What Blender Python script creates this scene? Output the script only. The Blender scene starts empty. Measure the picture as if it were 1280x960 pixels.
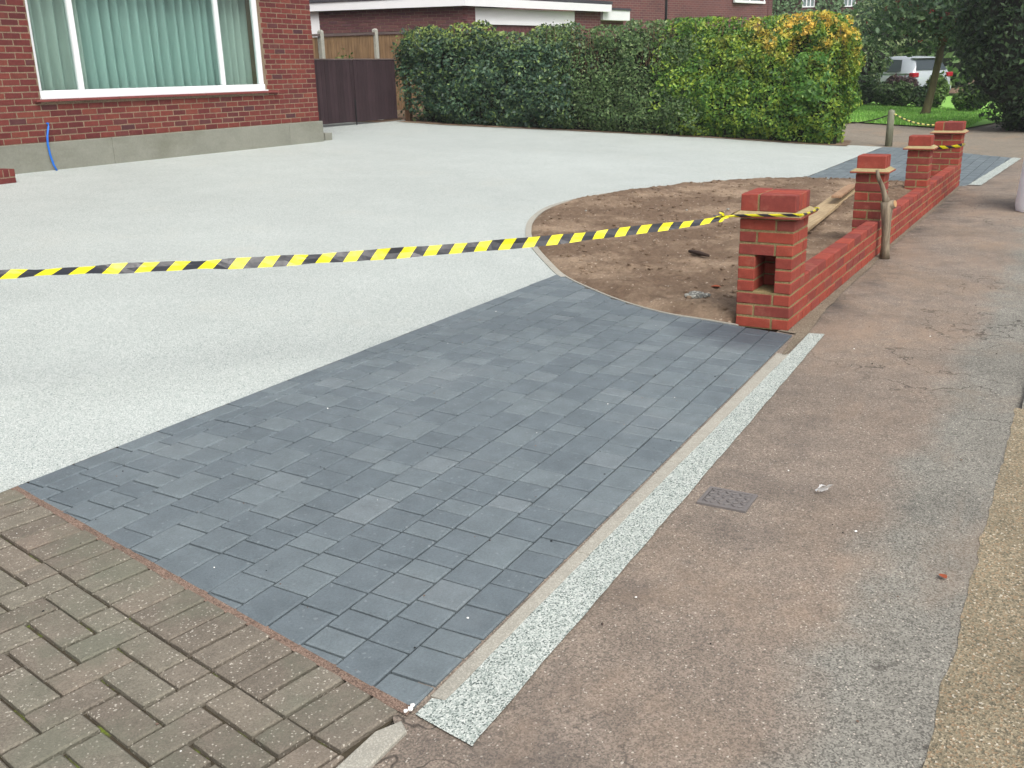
import bpy, bmesh, math, random
import numpy as np
from mathutils import Vector, Matrix, noise
random.seed(7); rng = np.random.default_rng(7)
SC = bpy.context.scene; C = SC.collection
# ------------------------------------------------------------------ camera, sky, sun, exposure
F_PX, YAW, PIT, ROL = 1213.28, .5359, .3088, -.0266
CAM = Vector((-5.7378, -1.4565, 1.5239))
fwd = Vector((math.cos(PIT)*math.cos(YAW), math.cos(PIT)*math.sin(YAW), -math.sin(PIT)))
rgt = Vector((math.sin(YAW), -math.cos(YAW), 0)); upv = rgt.cross(fwd)
r2 = math.cos(ROL)*rgt + math.sin(ROL)*upv; u2 = -math.sin(ROL)*rgt + math.cos(ROL)*upv
cd = bpy.data.cameras.new('camera'); cam = bpy.data.objects.new('camera', cd); C.objects.link(cam)
cd.sensor_fit = 'HORIZONTAL'; cd.sensor_width = 36; cd.lens = F_PX/1280*36; cd.clip_end = 2000; cd.clip_start = .05
mw = Matrix((r2, u2, -fwd)).transposed().to_4x4(); mw.translation = CAM; cam.matrix_world = mw
SC.camera = cam
SUN_EL, SUN_AZ = math.radians(52), math.radians(232)     # direction the light comes from (azimuth from +X, anticlockwise)
W = bpy.data.worlds.new('World'); SC.world = W; W.use_nodes = True
wt = W.node_tree; wt.nodes.clear()
sky = wt.nodes.new('ShaderNodeTexSky'); sky.sky_type = 'NISHITA'; sky.sun_disc = False
sky.sun_elevation = SUN_EL; sky.sun_rotation = math.pi/2 - SUN_AZ; sky.dust_density = 6; sky.air_density = 1.0; sky.ozone_density = 1
hs = wt.nodes.new('ShaderNodeHueSaturation'); hs.inputs['Saturation'].default_value = .38
bg = wt.nodes.new('ShaderNodeBackground'); bg.inputs['Strength'].default_value = .15
wo = wt.nodes.new('ShaderNodeOutputWorld')
wt.links.new(sky.outputs[0], hs.inputs['Color']); wt.links.new(hs.outputs[0], bg.inputs[0]); wt.links.new(bg.outputs[0], wo.inputs[0])
sl = bpy.data.lights.new('sun', 'SUN'); sl.energy = 1.0; sl.angle = math.radians(35); sl.color = (1, .97, .93)
so = bpy.data.objects.new('sun', sl); C.objects.link(so)
sd = Vector((math.cos(SUN_EL)*math.cos(SUN_AZ), math.cos(SUN_EL)*math.sin(SUN_AZ), math.sin(SUN_EL)))
so.rotation_euler = sd.to_track_quat('Z', 'Y').to_euler(); so.location = (0, 0, 30)
SC.view_settings.view_transform = 'Standard'; SC.view_settings.look = 'None'
SC.view_settings.exposure = .5; SC.view_settings.gamma = 1
SC.cycles.max_bounces = 6; SC.cycles.transparent_max_bounces = 12

# ------------------------------------------------------------------ node helpers
def lin(c):
    return tuple(((v/255)/12.92 if v/255 <= .04045 else ((v/255+.055)/1.055)**2.4) for v in c)
class N:
    def __init__(s, name):
        s.m = bpy.data.materials.new(name); s.m.use_nodes = True; s.t = s.m.node_tree
        s.b = s.t.nodes['Principled BSDF']; s.pos = s.new('ShaderNodeNewGeometry')
    def new(s, k): return s.t.nodes.new(k)
    def link(s, a, b): s.t.links.new(a, b)
    def put(s, sock, v):
        if hasattr(v, 'is_output') or isinstance(v, bpy.types.NodeSocket): s.link(v, sock)
        elif isinstance(v, (tuple, list)): sock.default_value = (*v, 1)[:4] if len(v) == 3 and sock.type == 'RGBA' else v
        else: sock.default_value = v
    def noise(s, scale, detail=3, rough=.55, vec=None, dist=0, out='Fac'):
        n = s.new('ShaderNodeTexNoise'); n.inputs['Scale'].default_value = scale; n.inputs['Detail'].default_value = detail
        n.inputs['Roughness'].default_value = rough; n.inputs['Distortion'].default_value = dist
        s.link(vec or s.pos.outputs['Position'], n.inputs['Vector']); return n.outputs[out]
    def vor(s, scale, out='Color', feature='F1', vec=None):
        n = s.new('ShaderNodeTexVoronoi'); n.inputs['Scale'].default_value = scale; n.feature = feature
        s.link(vec or s.pos.outputs['Position'], n.inputs['Vector']); return n.outputs[out]
    def stretch(s, sx, sy, sz):
        n = s.new('ShaderNodeMapping'); n.inputs['Scale'].default_value = (sx, sy, sz)
        s.link(s.pos.outputs['Position'], n.inputs['Vector']); return n.outputs[0]
    def sep(s, c):
        n = s.new('ShaderNodeSeparateColor'); s.link(c, n.inputs[0]); return n.outputs[0]
    def xyz(s, v=None):
        n = s.new('ShaderNodeSeparateXYZ'); s.link(v or s.pos.outputs['Position'], n.inputs[0]); return n.outputs
    def ramp(s, fac, stops, interp='LINEAR'):
        n = s.new('ShaderNodeValToRGB'); s.link(fac, n.inputs[0]); e = n.color_ramp.elements; n.color_ramp.interpolation = interp
        while len(e) < len(stops): e.new(.5)
        for k, (p, c) in enumerate(stops):
            e[k].position = p; e[k].color = (*c, 1) if len(c) == 3 else c
        return n.outputs[0]
    def mix(s, f, a, b, mode='MIX'):
        n = s.new('ShaderNodeMix'); n.data_type = 'RGBA'; n.blend_type = mode
        s.put(n.inputs[0], f); s.put(n.inputs[6], a); s.put(n.inputs[7], b); return n.outputs[2]
    def math(s, op, a, b=0., clamp=False):
        n = s.new('ShaderNodeMath'); n.operation = op; n.use_clamp = clamp
        s.put(n.inputs[0], a); s.put(n.inputs[1], b); return n.outputs[0]
    def rnd(s):
        o = s.new('ShaderNodeObjectInfo').outputs['Random']
        return s.math('FRACT', s.math('ADD', o, s.pos.outputs['Random Per Island']))
    def step(s, v, a, b):
        n = s.new('ShaderNodeMapRange'); n.clamp = True; s.put(n.inputs[0], v); n.inputs[1].default_value = a; n.inputs[2].default_value = b
        return n.outputs[0]
    def bump(s, h, dist=.003, strength=1., prev=None):
        n = s.new('ShaderNodeBump'); n.inputs['Distance'].default_value = dist; n.inputs['Strength'].default_value = strength
        s.link(h, n.inputs['Height'])
        if prev: s.link(prev, n.inputs['Normal'])
        return n.outputs[0]
    def done(s, col, rough=.8, nrm=None, spec=.3, **kw):
        s.put(s.b.inputs['Base Color'], col); s.put(s.b.inputs['Roughness'], rough); s.b.inputs['Specular IOR Level'].default_value = spec
        if nrm: s.link(nrm, s.b.inputs['Normal'])
        for k, v in kw.items(): s.put(s.b.inputs[k.replace('_', ' ')], v)
        return s.m
def plain(name, rgb, rough=.6, var=.12, scale=12, bump=.0, spec=.3, **kw):
    n = N(name); c = lin(rgb); f = n.noise(scale, 4)
    col = n.mix(f, tuple(v*(1-var) for v in c), tuple(min(1, v*(1+var)) for v in c))
    nb = n.bump(n.noise(scale*6, 4), bump) if bump else None
    return n.done(col, rough, nb, spec, **kw)
def gain(n, col, fac, lo, hi):            # multiply a colour by lo..hi
    g = n.math('ADD', n.math('MULTIPLY', fac, hi-lo), lo)
    c = n.new('ShaderNodeCombineColor')
    for k in range(3): n.link(g, c.inputs[k])
    return n.mix(1., col, c.outputs[0], 'MULTIPLY')

def granular(name, stops, scale, big=(.6, .85, 1.12), mid=(6, .92, 1.08), rough=.85, bump=.002, spec=.25, stain=None):
    n = N(name)
    v = n.vor(scale); col = n.ramp(n.sep(v), stops, 'CONSTANT')
    col = gain(n, col, n.step(n.noise(big[0], 5), .3, .7), big[1], big[2])
    col = gain(n, col, n.step(n.noise(mid[0], 5), .3, .7), mid[1], mid[2])
    if stain: 
        f = n.step(n.noise(stain[0], 6, .65), stain[1], stain[2]); col = n.mix(n.math('MULTIPLY', f, stain[4]), col, lin(stain[3]))
    b = n.bump(n.vor(scale, 'Distance'), bump, .8); b = n.bump(n.noise(scale*.25, 4), bump*1.5, .6, b)
    return n.done(col, rough, b, spec)

# --- ground
m_resin = granular('resin_bound_gravel', [(0, lin((116,127,123))), (.1, lin((148,158,154))), (.26, lin((168,176,172))), (.55, lin((182,188,184))), (.8, lin((194,199,195))), (.94, lin((208,211,207)))],
                   290, (.3, .92, 1.06), (2.2, .96, 1.04), .7, .0012, .3, (1.1, .56, .74, (166,166,156), .3))
m_strip = granular('resin_gravel_coarse', [(0, lin((92,102,98))), (.12, lin((132,142,136))), (.28, lin((160,169,163))), (.55, lin((180,187,181))), (.8, lin((200,205,199)))], 240, (1, .95, 1.05), (5, .97, 1.03), .7, .003, .3)
def tarmac(name, dark, mid_, light, big, st, dist=.0035, second=None):
    n = N(name); P = n.pos.outputs['Position']
    r = n.sep(n.vor(230))
    def chips(dark, mid_, light): return n.ramp(r, [(0, lin(dark)), (.3, lin(mid_)), (.62, lin(tuple(int(v*1.12) for v in mid_))), (.88, lin(light)), (.985, lin((186,178,166)))], 'CONSTANT')
    col = chips(dark, mid_, light)
    if second:
        y = n.math('ADD', n.xyz()[1], n.math('MULTIPLY', n.math('SUBTRACT', n.noise(2.6, 5, .6), .5), .42))
        col = n.mix(n.step(y, -.9, -1.06), col, chips(*second))
        yy = n.xyz()[1]; k = n.math('MULTIPLY', n.step(yy, -1.0, -.5), n.step(n.noise(2.1, 6, .7), .47, .66)); col = n.mix(n.math('MULTIPLY', k, .55), col, lin((80,75,72)))
        k = n.math('MULTIPLY', n.math('MULTIPLY', n.step(yy, -.34, -.1), n.step(n.xyz()[0], .0, .5)), n.step(n.noise(3.6, 6, .7), .42, .6)); col = n.mix(n.math('MULTIPLY', k, .7), col, lin((66,62,58)))   # washed-out dirt along the wall
        cr = n.math('ABSOLUTE', n.math('SUBTRACT', n.noise(1.05, 5, .55), .5)); cr = n.math('MULTIPLY', n.step(cr, .0045, .0012), n.step(n.noise(.55, 2), .5, .56)); col = n.mix(n.math('MULTIPLY', cr, .75), col, lin((56,52,48)))
        k = n.math('MULTIPLY', n.step(n.noise(.75, 4, .6), .5, .68), n.step(n.noise(9, 5, .7), .3, .6)); col = n.mix(n.math('MULTIPLY', k, .45), col, lin((150,128,106)))
    fine = n.noise(60, 6, .7); col = gain(n, col, n.step(fine, .25, .75), .78, 1.2)
    col = gain(n, col, n.step(n.noise(1.1, 6, .6), .3, .7), big[0], big[1])
    col = gain(n, col, n.step(n.noise(7, 5, .6), .3, .7), .9, 1.1)
    f = n.step(n.noise(.8, 7, .68, n.stretch(.6, 1.6, 1)), .52, .68); col = n.mix(n.math('MULTIPLY', f, .5), col, lin(st))
    f2 = n.step(n.noise(2.3, 7, .7, n.stretch(1, 1.3, 1)), .6, .72); col = n.mix(n.math('MULTIPLY', f2, .4), col, lin((80,76,72)))
    b = n.bump(n.vor(230, 'Distance'), dist*.5, .6); b = n.bump(n.noise(35, 5, .7), .004, .6, b)
    return n.done(col, .85, b, .25)
m_pave = tarmac('worn_brown_tarmac', (108,100,91), (127,116,105), (147,136,122), (.8, 1.14), (142,122,104), second=((97,95,89), (124,122,114), (146,143,134)))
m_patch = tarmac('grey_tarmac', (88,87,83), (113,112,107), (137,135,129), (.85, 1.1), (110,106,98))
m_verge = granular('yellow_stony_tarmac', [(0, lin((100,95,80))), (.2, lin((126,117,97))), (.5, lin((141,131,109))), (.74, lin((142,122,97))), (.88, lin((162,151,129))), (.98, lin((190,182,165)))], 190, (.8, .88, 1.1), (5, .85, 1.15), .85, .003)
m_lane = tarmac('brown_concrete', (104,98,88), (128,120,108), (148,139,125), (.88, 1.1), (150,128,104))
m_concrete = granular('concrete', [(0, lin((150,148,138))), (.5, lin((160,157,146))), (.8, lin((172,169,158)))], 300, (2, .9, 1.08), (20, .93, 1.06), .85, .0006)
m_mortarstrip = granular('sandy_mortar', [(0, lin((104,95,82))), (.5, lin((124,114,98))), (.8, lin((140,129,112)))], 220, (2.5, .82, 1.12), (14, .88, 1.1), .9, .0015)
m_redsand = granular('red_jointing_sand', [(0, lin((98,82,72))), (.35, lin((124,104,92))), (.75, lin((142,122,108)))], 320, (3, .85, 1.1), (20, .85, 1.12), .95, .0012)
m_jointdark = granular('dark_jointing_sand', [(0, lin((26,28,30))), (.5, lin((36,36,36))), (.93, lin((76,58,50)))], 240, (2, .8, 1.2), (9, .8, 1.2), .95, .001)
def mossy():
    n = N('mossy_jointing_sand'); col = n.mix(n.noise(40, 4), lin((54,50,40)), lin((78,70,56)))
    f = n.step(n.noise(5.5, 5, .7), .53, .65); col = n.mix(f, col, n.mix(n.noise(90, 3), lin((86,102,40)), lin((120,136,52))))
    return n.done(col, .95, n.bump(n.noise(120, 4), .003))
m_moss = mossy()
def soil_mat():
    n = N('garden_soil'); r = n.sep(n.vor(75)); 
    col = n.mix(n.noise(9, 7, .7), lin((80,66,53)), lin((135,115,97)))
    col = n.mix(n.math('MULTIPLY', n.step(n.noise(1.5, 6, .65), .46, .62), .8), col, lin((156,137,116)))
    col = n.mix(n.math('MULTIPLY', n.step(n.noise(.9, 5, .6, n.stretch(1, 1, 1)), .55, .75), .5), col, lin((82,65,54)))
    col = n.mix(n.math('MULTIPLY', n.step(r, .982, .985), .5), col, lin((176,164,148)))
    col = gain(n, col, r, .85, 1.12)
    b = n.bump(n.noise(55, 6, .75), .012, .9); b = n.bump(n.noise(200, 4, .7), .004, .8, b)
    return n.done(col, .95, b, .15)
m_soil = soil_mat()
def block_mat():
    n = N('charcoal_concrete_block'); R = n.rnd()
    col = n.ramp(R, [(0, lin((94,104,109))), (.35, lin((98,108,113))), (.8, lin((103,113,117))), (.95, lin((106,116,120))), (1, lin((110,119,123)))])
    col = gain(n, col, n.step(n.noise(11, 6, .65), .28, .72), .86, 1.16)
    col = gain(n, col, n.step(n.noise(130, 5, .8), .3, .7), .78, 1.2)
    col = n.mix(n.math('MULTIPLY', n.step(n.sep(n.vor(120)), .992, .995), .4), col, lin((140,148,150)))
    col = n.mix(n.math('MULTIPLY', n.step(n.noise(1.3, 5, .6), .55, .75), .3), col, lin((132,138,140)))
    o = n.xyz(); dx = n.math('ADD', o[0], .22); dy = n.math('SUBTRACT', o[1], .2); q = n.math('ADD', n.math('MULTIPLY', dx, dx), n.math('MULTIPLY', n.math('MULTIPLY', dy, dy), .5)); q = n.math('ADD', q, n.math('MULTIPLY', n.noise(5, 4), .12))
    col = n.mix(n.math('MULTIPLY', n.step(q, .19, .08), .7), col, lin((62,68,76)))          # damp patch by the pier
    b = n.bump(n.noise(170, 5, .7), .0018, .8)
    return n.done(col, n.math('ADD', n.math('MULTIPLY', n.noise(8, 4), .25), .48), b, .4)
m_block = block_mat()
def paver_mat():
    n = N('weathered_brick_paver'); R = n.rnd()
    base = n.ramp(R, [(0, lin((108,101,91))), (.35, lin((119,112,101))), (.7, lin((118,114,102))), (1, lin((124,112,101)))])
    v = n.sep(n.vor(260)); base = gain(n, base, v, .8, 1.18)
    base = n.mix(n.step(n.sep(n.vor(230)), .965, .97), base, lin((172,166,154)))
    base = gain(n, base, n.step(n.noise(14, 6, .7), .3, .7), .82, 1.14)
    base = n.mix(n.math('MULTIPLY', n.step(n.noise(3.2, 5, .65), .48, .66), .5), base, lin((100,104,90)))
    b = n.bump(n.vor(170, 'Distance'), .002, .8); b = n.bump(n.noise(40, 5, .7), .003, .6, b)
    return n.done(base, .85, b, .25)
m_paver = paver_mat()
def brick_mat(name, stops, dirt, efflor=.25, bumpd=.002):
    n = N(name); col = n.ramp(n.rnd(), [(p, lin(c)) for p, c in stops])
    col = gain(n, col, n.step(n.noise(18, 6, .65), .3, .7), .84, 1.15)
    col = gain(n, col, n.step(n.noise(160, 4, .7), .3, .7), .9, 1.1)
    col = n.mix(n.math('MULTIPLY', n.step(n.noise(7, 6, .7), .55, .72), efflor), col, lin(dirt))
    return n.done(col, .82, n.bump(n.noise(150, 5, .7), bumpd, .8), .25)
m_brick = brick_mat('red_facing_brick', [(0, (118,58,52)), (.2, (136,62,51)), (.55, (148,68,53)), (.8, (140,65,54)), (.93, (122,60,55)), (1, (150,82,64))], (168,116,96), .4)
m_hbrick = brick_mat('old_red_brick', [(0, (88,44,44)), (.25, (100,48,46)), (.6, (110,54,49)), (.85, (118,62,52)), (.95, (90,52,52)), (1, (74,46,50))], (120,84,72), .3)
m_gbrick = brick_mat('purple_brown_brick', [(0, (80,52,56)), (.4, (92,60,62)), (.8, (100,68,66)), (1, (84,60,66))], (120,92,84), .3)
m_mortar = granular('buff_mortar', [(0, lin((126,112,78))), (.5, lin((136,124,86))), (.8, lin((156,142,106)))], 260, (3, .9, 1.08), (20, .88, 1.1), .95, .0015)
m_hmortar = granular('aged_mortar', [(0, lin((122,106,88))), (.5, lin((138,122,102))), (.8, lin((150,134,114)))], 200, (1.2, .85, 1.1), (10, .9, 1.1), .95, .0015)
m_flaunch = granular('buff_bedding_mortar', [(0, lin((146,132,96))), (.5, lin((162,148,110))), (.85, lin((176,162,124)))], 300, (4, .9, 1.06), (25, .93, 1.06), .9, .001)
m_tile = plain('clay_tile', (140,74,58), .8, .15, 20, .001)
def render_mat():
    n = N('grey_cement_render'); col = n.mix(n.noise(2.2, 6, .65), lin((112,113,103)), lin((146,147,136)))
    z = n.xyz()[2]
    col = n.mix(n.math('MULTIPLY', n.step(n.noise(1.4, 5, .6, n.stretch(1, 1, 3)), .5, .7), .4), col, lin((100,100,84)))
    col = gain(n, col, n.step(n.noise(40, 5, .7), .3, .7), .92, 1.08)
    return n.done(col, .9, n.bump(n.noise(30, 6, .7), .004, .6), .2)
m_render = render_mat()
m_white = plain('white_upvc', (226,228,230), .35, .02, 6, 0, .45)
m_fascia = plain('white_painted_board', (222,224,226), .45, .04, 3)
m_sill = plain('red_sill_tile', (122,64,60), .6, .14, 16, .001)
m_blue = plain('blue_plastic_pipe', (26,104,196), .4, .05, 20, 0, .45)
def wood(name, a, b, scale=(1, 1, .08), bump=.002, rough=.75, k=22):
    n = N(name); v = n.stretch(*scale); f = n.noise(k, 6, .65, v)
    col = n.mix(n.step(f, .3, .7), lin(a), lin(b)); col = gain(n, col, n.rnd(), .85, 1.15)
    col = gain(n, col, n.step(n.noise(3, 4), .3, .7), .88, 1.1)
    return n.done(col, rough, n.bump(f, bump), .25)
m_gate = wood('dark_stained_boards', (50,38,42), (60,46,49), k=30)
m_fence = wood('orange_brown_boards', (98,76,54), (138,112,82), k=26)
m_fencecap = wood('dark_fence_cap', (76,66,64), (104,92,88), (.08, 1, 1))
m_post = wood('weathered_grey_post', (96,98,82), (128,130,110))
m_brownpost = wood('brown_timber_post', (74,54,40), (104,80,58))
m_plank = wood('weathered_plank', (148,128,98), (186,166,132), (.12, 1.4, 1), k=34)
m_plank2 = wood('brown_batten', (150,118,92), (182,150,120), (.12, 1.4, 1), k=34)
m_bark = wood('bark', (84,74,62), (152,140,120), (1, 1, .2), .008, .9, 30)
m_trunk = wood('mossy_trunk_bark', (66,62,42), (104,98,68), (1, 1, .25), .02, .9, 9)
m_cut = plain('fresh_cut_wood', (176,140,100), .8, .2, 30)
m_iron = plain('cast_iron', (108,104,102), .6, .15, 40, .001, .45)
m_paper = plain('white_paper', (236,238,238), .8, .03)
m_leafred = plain('fallen_leaf', (140,72,46), .7, .25, 60)
m_plaster = plain('white_plaster_crumb', (236,236,232), .9, .04)
m_stone = granular('grey_rubble', [(0, lin((110,112,108))), (.4, lin((150,150,142))), (.75, lin((180,180,170)))], 90, (6, .8, 1.15), (30, .85, 1.1), .9, .004)
m_bag = plain('white_woven_plastic', (236,241,247), .5, .03, 8, .002)
m_concpost = granular('pale_concrete_post', [(0, lin((158,158,148))), (.5, lin((172,172,162))), (.8, lin((184,184,174)))], 150, (2, .9, 1.06), (12, .92, 1.06), .9, .001)
m_roof = plain('dark_roofing_felt', (66,66,72), .85, .15, 4, .002)
m_black = plain('black_plastic', (26,27,30), .5, .1)
m_silver = N('silver_white_car_paint').done(lin((158,166,172)), .22, None, .5, Coat_Weight=.6)
m_tyre = plain('tyre_rubber', (28,28,28), .85, .1)
m_red = N('red_lamp_lens').done(lin((150,20,34)), .15, None, .6)
m_glassdark = N('tinted_car_glass').done(lin((46,56,60)), .12, None, .5)
m_blueglass = N('blue_glazing').done(lin((70,130,160)), .15, None, .6)
m_greyglass = N('far_window_glass').done(lin((110,128,128)), .1, None, .7)
def glass():
    n = N('window_glass'); t = n.t; tr = n.new('ShaderNodeBsdfTransparent'); tr.inputs[0].default_value = (.86, .93, .91, 1)
    gl = n.new('ShaderNodeBsdfGlossy'); gl.inputs['Roughness'].default_value = .03
    fr = n.new('ShaderNodeFresnel'); fr.inputs[0].default_value = 1.5
    k = n.math('MULTIPLY', n.math('ADD', n.math('MULTIPLY', fr.outputs[0], 1.8), .02, True), n.math('SUBTRACT', 1, n.pos.outputs['Backfacing']))
    mx = n.new('ShaderNodeMixShader'); n.link(k, mx.inputs[0]); n.link(tr.outputs[0], mx.inputs[1]); n.link(gl.outputs[0], mx.inputs[2])
    n.link(mx.outputs[0], t.nodes['Material Output'].inputs[0]); return n.m
m_glass = glass()
def cloth(name, a, b):
    n = N(name); col = n.mix(n.noise(3, 3, .5, n.stretch(3, 1, .15)), lin(a), lin(b))
    return n.done(col, .85, n.bump(n.noise(400, 2), .0004), .15)
m_curtain = cloth('sea_green_curtain', (154,176,171), (184,204,200))
m_curtain_pale = cloth('grey_green_curtain', (170,180,174), (196,204,198))
def tape_mat():
    n = N('hazard_tape'); uv = n.new('ShaderNodeUVMap'); o = n.xyz(uv.outputs[0])
    f = n.math('FRACT', n.math('DIVIDE', n.math('ADD', o[0], n.math('MULTIPLY', o[1], .05)), .142))
    k = n.math('GREATER_THAN', f, .5)
    return n.done(n.mix(k, lin((214,206,24)), lin((38,40,46))), .35, n.bump(n.noise(40, 3), .002), .5)
m_tape = tape_mat()
def chain_mat():
    n = N('chain_links'); uv = n.new('ShaderNodeUVMap'); o = n.xyz(uv.outputs[0])
    k = n.math('GREATER_THAN', n.math('FRACT', n.math('DIVIDE', o[0], .09)), .55)
    return n.done(n.mix(k, lin((206,196,110)), lin((46,46,42))), .5, None, .4)
m_chain = chain_mat()
m_chaindark = plain('dark_chain', (52,50,44), .5, .1)
def leaf(name, stops, rough=.45, spec=.35, patch=None, trans=.25):
    n = N(name); R = n.pos.outputs['Random Per Island']; col = n.ramp(R, [(p, lin(c)) for p, c in stops])
    col = gain(n, col, n.step(n.noise(1.7, 4), .3, .7), .82, 1.2)
    if patch: col = patch(n, col, R)
    n.put(n.b.inputs['Base Color'], col); n.b.inputs['Roughness'].default_value = rough; n.b.inputs['Specular IOR Level'].default_value = spec
    tl = n.new('ShaderNodeBsdfTranslucent'); n.link(col, tl.inputs[0]); mx = n.new('ShaderNodeMixShader'); mx.inputs[0].default_value = trans
    n.link(n.b.outputs[0], mx.inputs[1]); n.link(tl.outputs[0], mx.inputs[2]); n.link(mx.outputs[0], n.t.nodes['Material Output'].inputs[0])
    return n.m
def sky_tops(n, col, R):      # upper leaves coloured paler, painting light from above onto the hedge top
    z = n.xyz()[2]; f = n.math('MULTIPLY', n.step(n.math('ADD', z, n.math('MULTIPLY', n.noise(2.2, 4), .9)), 2.45, 3.0), n.step(R, .35, .6))
    return n.mix(f, col, lin((150,170,84)))
def golden(n, col, R):
    o = n.xyz(); z = n.math('ADD', o[2], n.math('MULTIPLY', n.noise(3.2, 5, .6), 1.6)); y = n.math('ADD', o[1], n.math('MULTIPLY', n.noise(2.4, 4), 1.6))
    top = n.step(z, 2.2, 2.85); near = n.step(y, 6.0, 4.3); cl = n.step(n.noise(3.6, 5, .6), .47, .55)
    f = n.math('MULTIPLY', n.math('MULTIPLY', n.math('MULTIPLY', top, near), cl), n.step(R, .1, .3)); col = n.mix(f, col, n.mix(R, lin((226,180,62)), lin((246,208,104))))
    g = n.math('MULTIPLY', n.step(n.noise(3.4, 5, .6), .46, .58), n.step(R, .2, .5)); return n.mix(n.math('MULTIPLY', g, .5), col, lin((170,184,64)))
m_leafA = leaf('dark_glossy_leaves', [(0, (46,70,58)), (.4, (60,88,68)), (.8, (80,108,78)), (1, (126,150,84))], .42, .4, sky_tops)
m_leafB = leaf('small_hedge_leaves', [(0, (58,82,52)), (.4, (78,104,62)), (.75, (98,126,74)), (1, (134,152,104))], .5, .35)
m_leafC = leaf('golden_hedge_leaves', [(0, (58,92,44)), (.4, (80,122,52)), (.75, (108,150,60)), (1, (146,168,66))], .45, .35, golden)
m_leafD = leaf('dark_evergreen_leaves', [(0, (48,68,48)), (.5, (66,90,58)), (1, (92,120,72))], .5, .3)
m_leafE = leaf('fine_evergreen_leaves', [(0, (40,58,42)), (.5, (54,76,50)), (1, (78,104,62))], .5, .3)
m_leafT = leaf('rowan_leaves', [(0, (60,84,64)), (.5, (80,106,76)), (1, (106,132,88))], .5, .3)
m_leafM = leaf('mid_green_leaves', [(0, (70,100,50)), (.5, (92,124,62)), (1, (124,152,80))], .5, .3)
m_leafP = leaf('pale_green_leaves', [(0, (112,134,92)), (.5, (136,154,106)), (1, (164,178,132))], .5, .3)
m_leafU = leaf('purple_brown_leaves', [(0, (60,46,52)), (.5, (82,62,66)), (1, (92,84,66))], .5, .3)
m_ivy = leaf('ivy_leaves', [(0, (84,114,76)), (.5, (98,128,86)), (1, (112,140,98))], .5, .3)
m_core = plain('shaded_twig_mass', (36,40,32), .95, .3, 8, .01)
m_twig = plain('dry_brown_twigs', (104,84,66), .9, .2, 20)
m_berry = plain('dark_red_berries', (120,30,34), .4, .2, 20)
m_laurel = leaf('bright_laurel_leaves', [(0, (58,100,40)), (.5, (78,124,50)), (1, (120,158,72))], .4, .4)
m_grass = leaf('lawn_grass_blades', [(0, (116,168,74)), (.5, (138,188,90)), (1, (164,206,110))], .6, .25)
m_lawn = plain('lawn_turf', (126,174,80), .95, .15, 4, .01)
m_earth = plain('bare_earth', (112,92,74), .95, .2, 5, .01)
def brickwall_far(name, a, b, mortar):
    n = N(name); uv = n.new('ShaderNodeUVMap'); br = n.new('ShaderNodeTexBrick'); n.link(uv.outputs[0], br.inputs[0])
    br.inputs['Scale'].default_value = 1; br.inputs['Brick Width'].default_value = .225; br.inputs['Row Height'].default_value = .075; br.inputs['Mortar Size'].default_value = .006
    br.inputs['Color1'].default_value = (*lin(a), 1); br.inputs['Color2'].default_value = (*lin(b), 1); br.inputs['Mortar'].default_value = (*lin(mortar), 1)
    col = gain(n, br.outputs[0], n.step(n.noise(.8, 5), .3, .7), .85, 1.12)
    return n.done(col, .85, n.bump(br.outputs['Fac'], .004, -.8), .2)
m_farbrick = brickwall_far('far_brickwork', (106,66,66), (92,60,63), (122,106,100))

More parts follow.
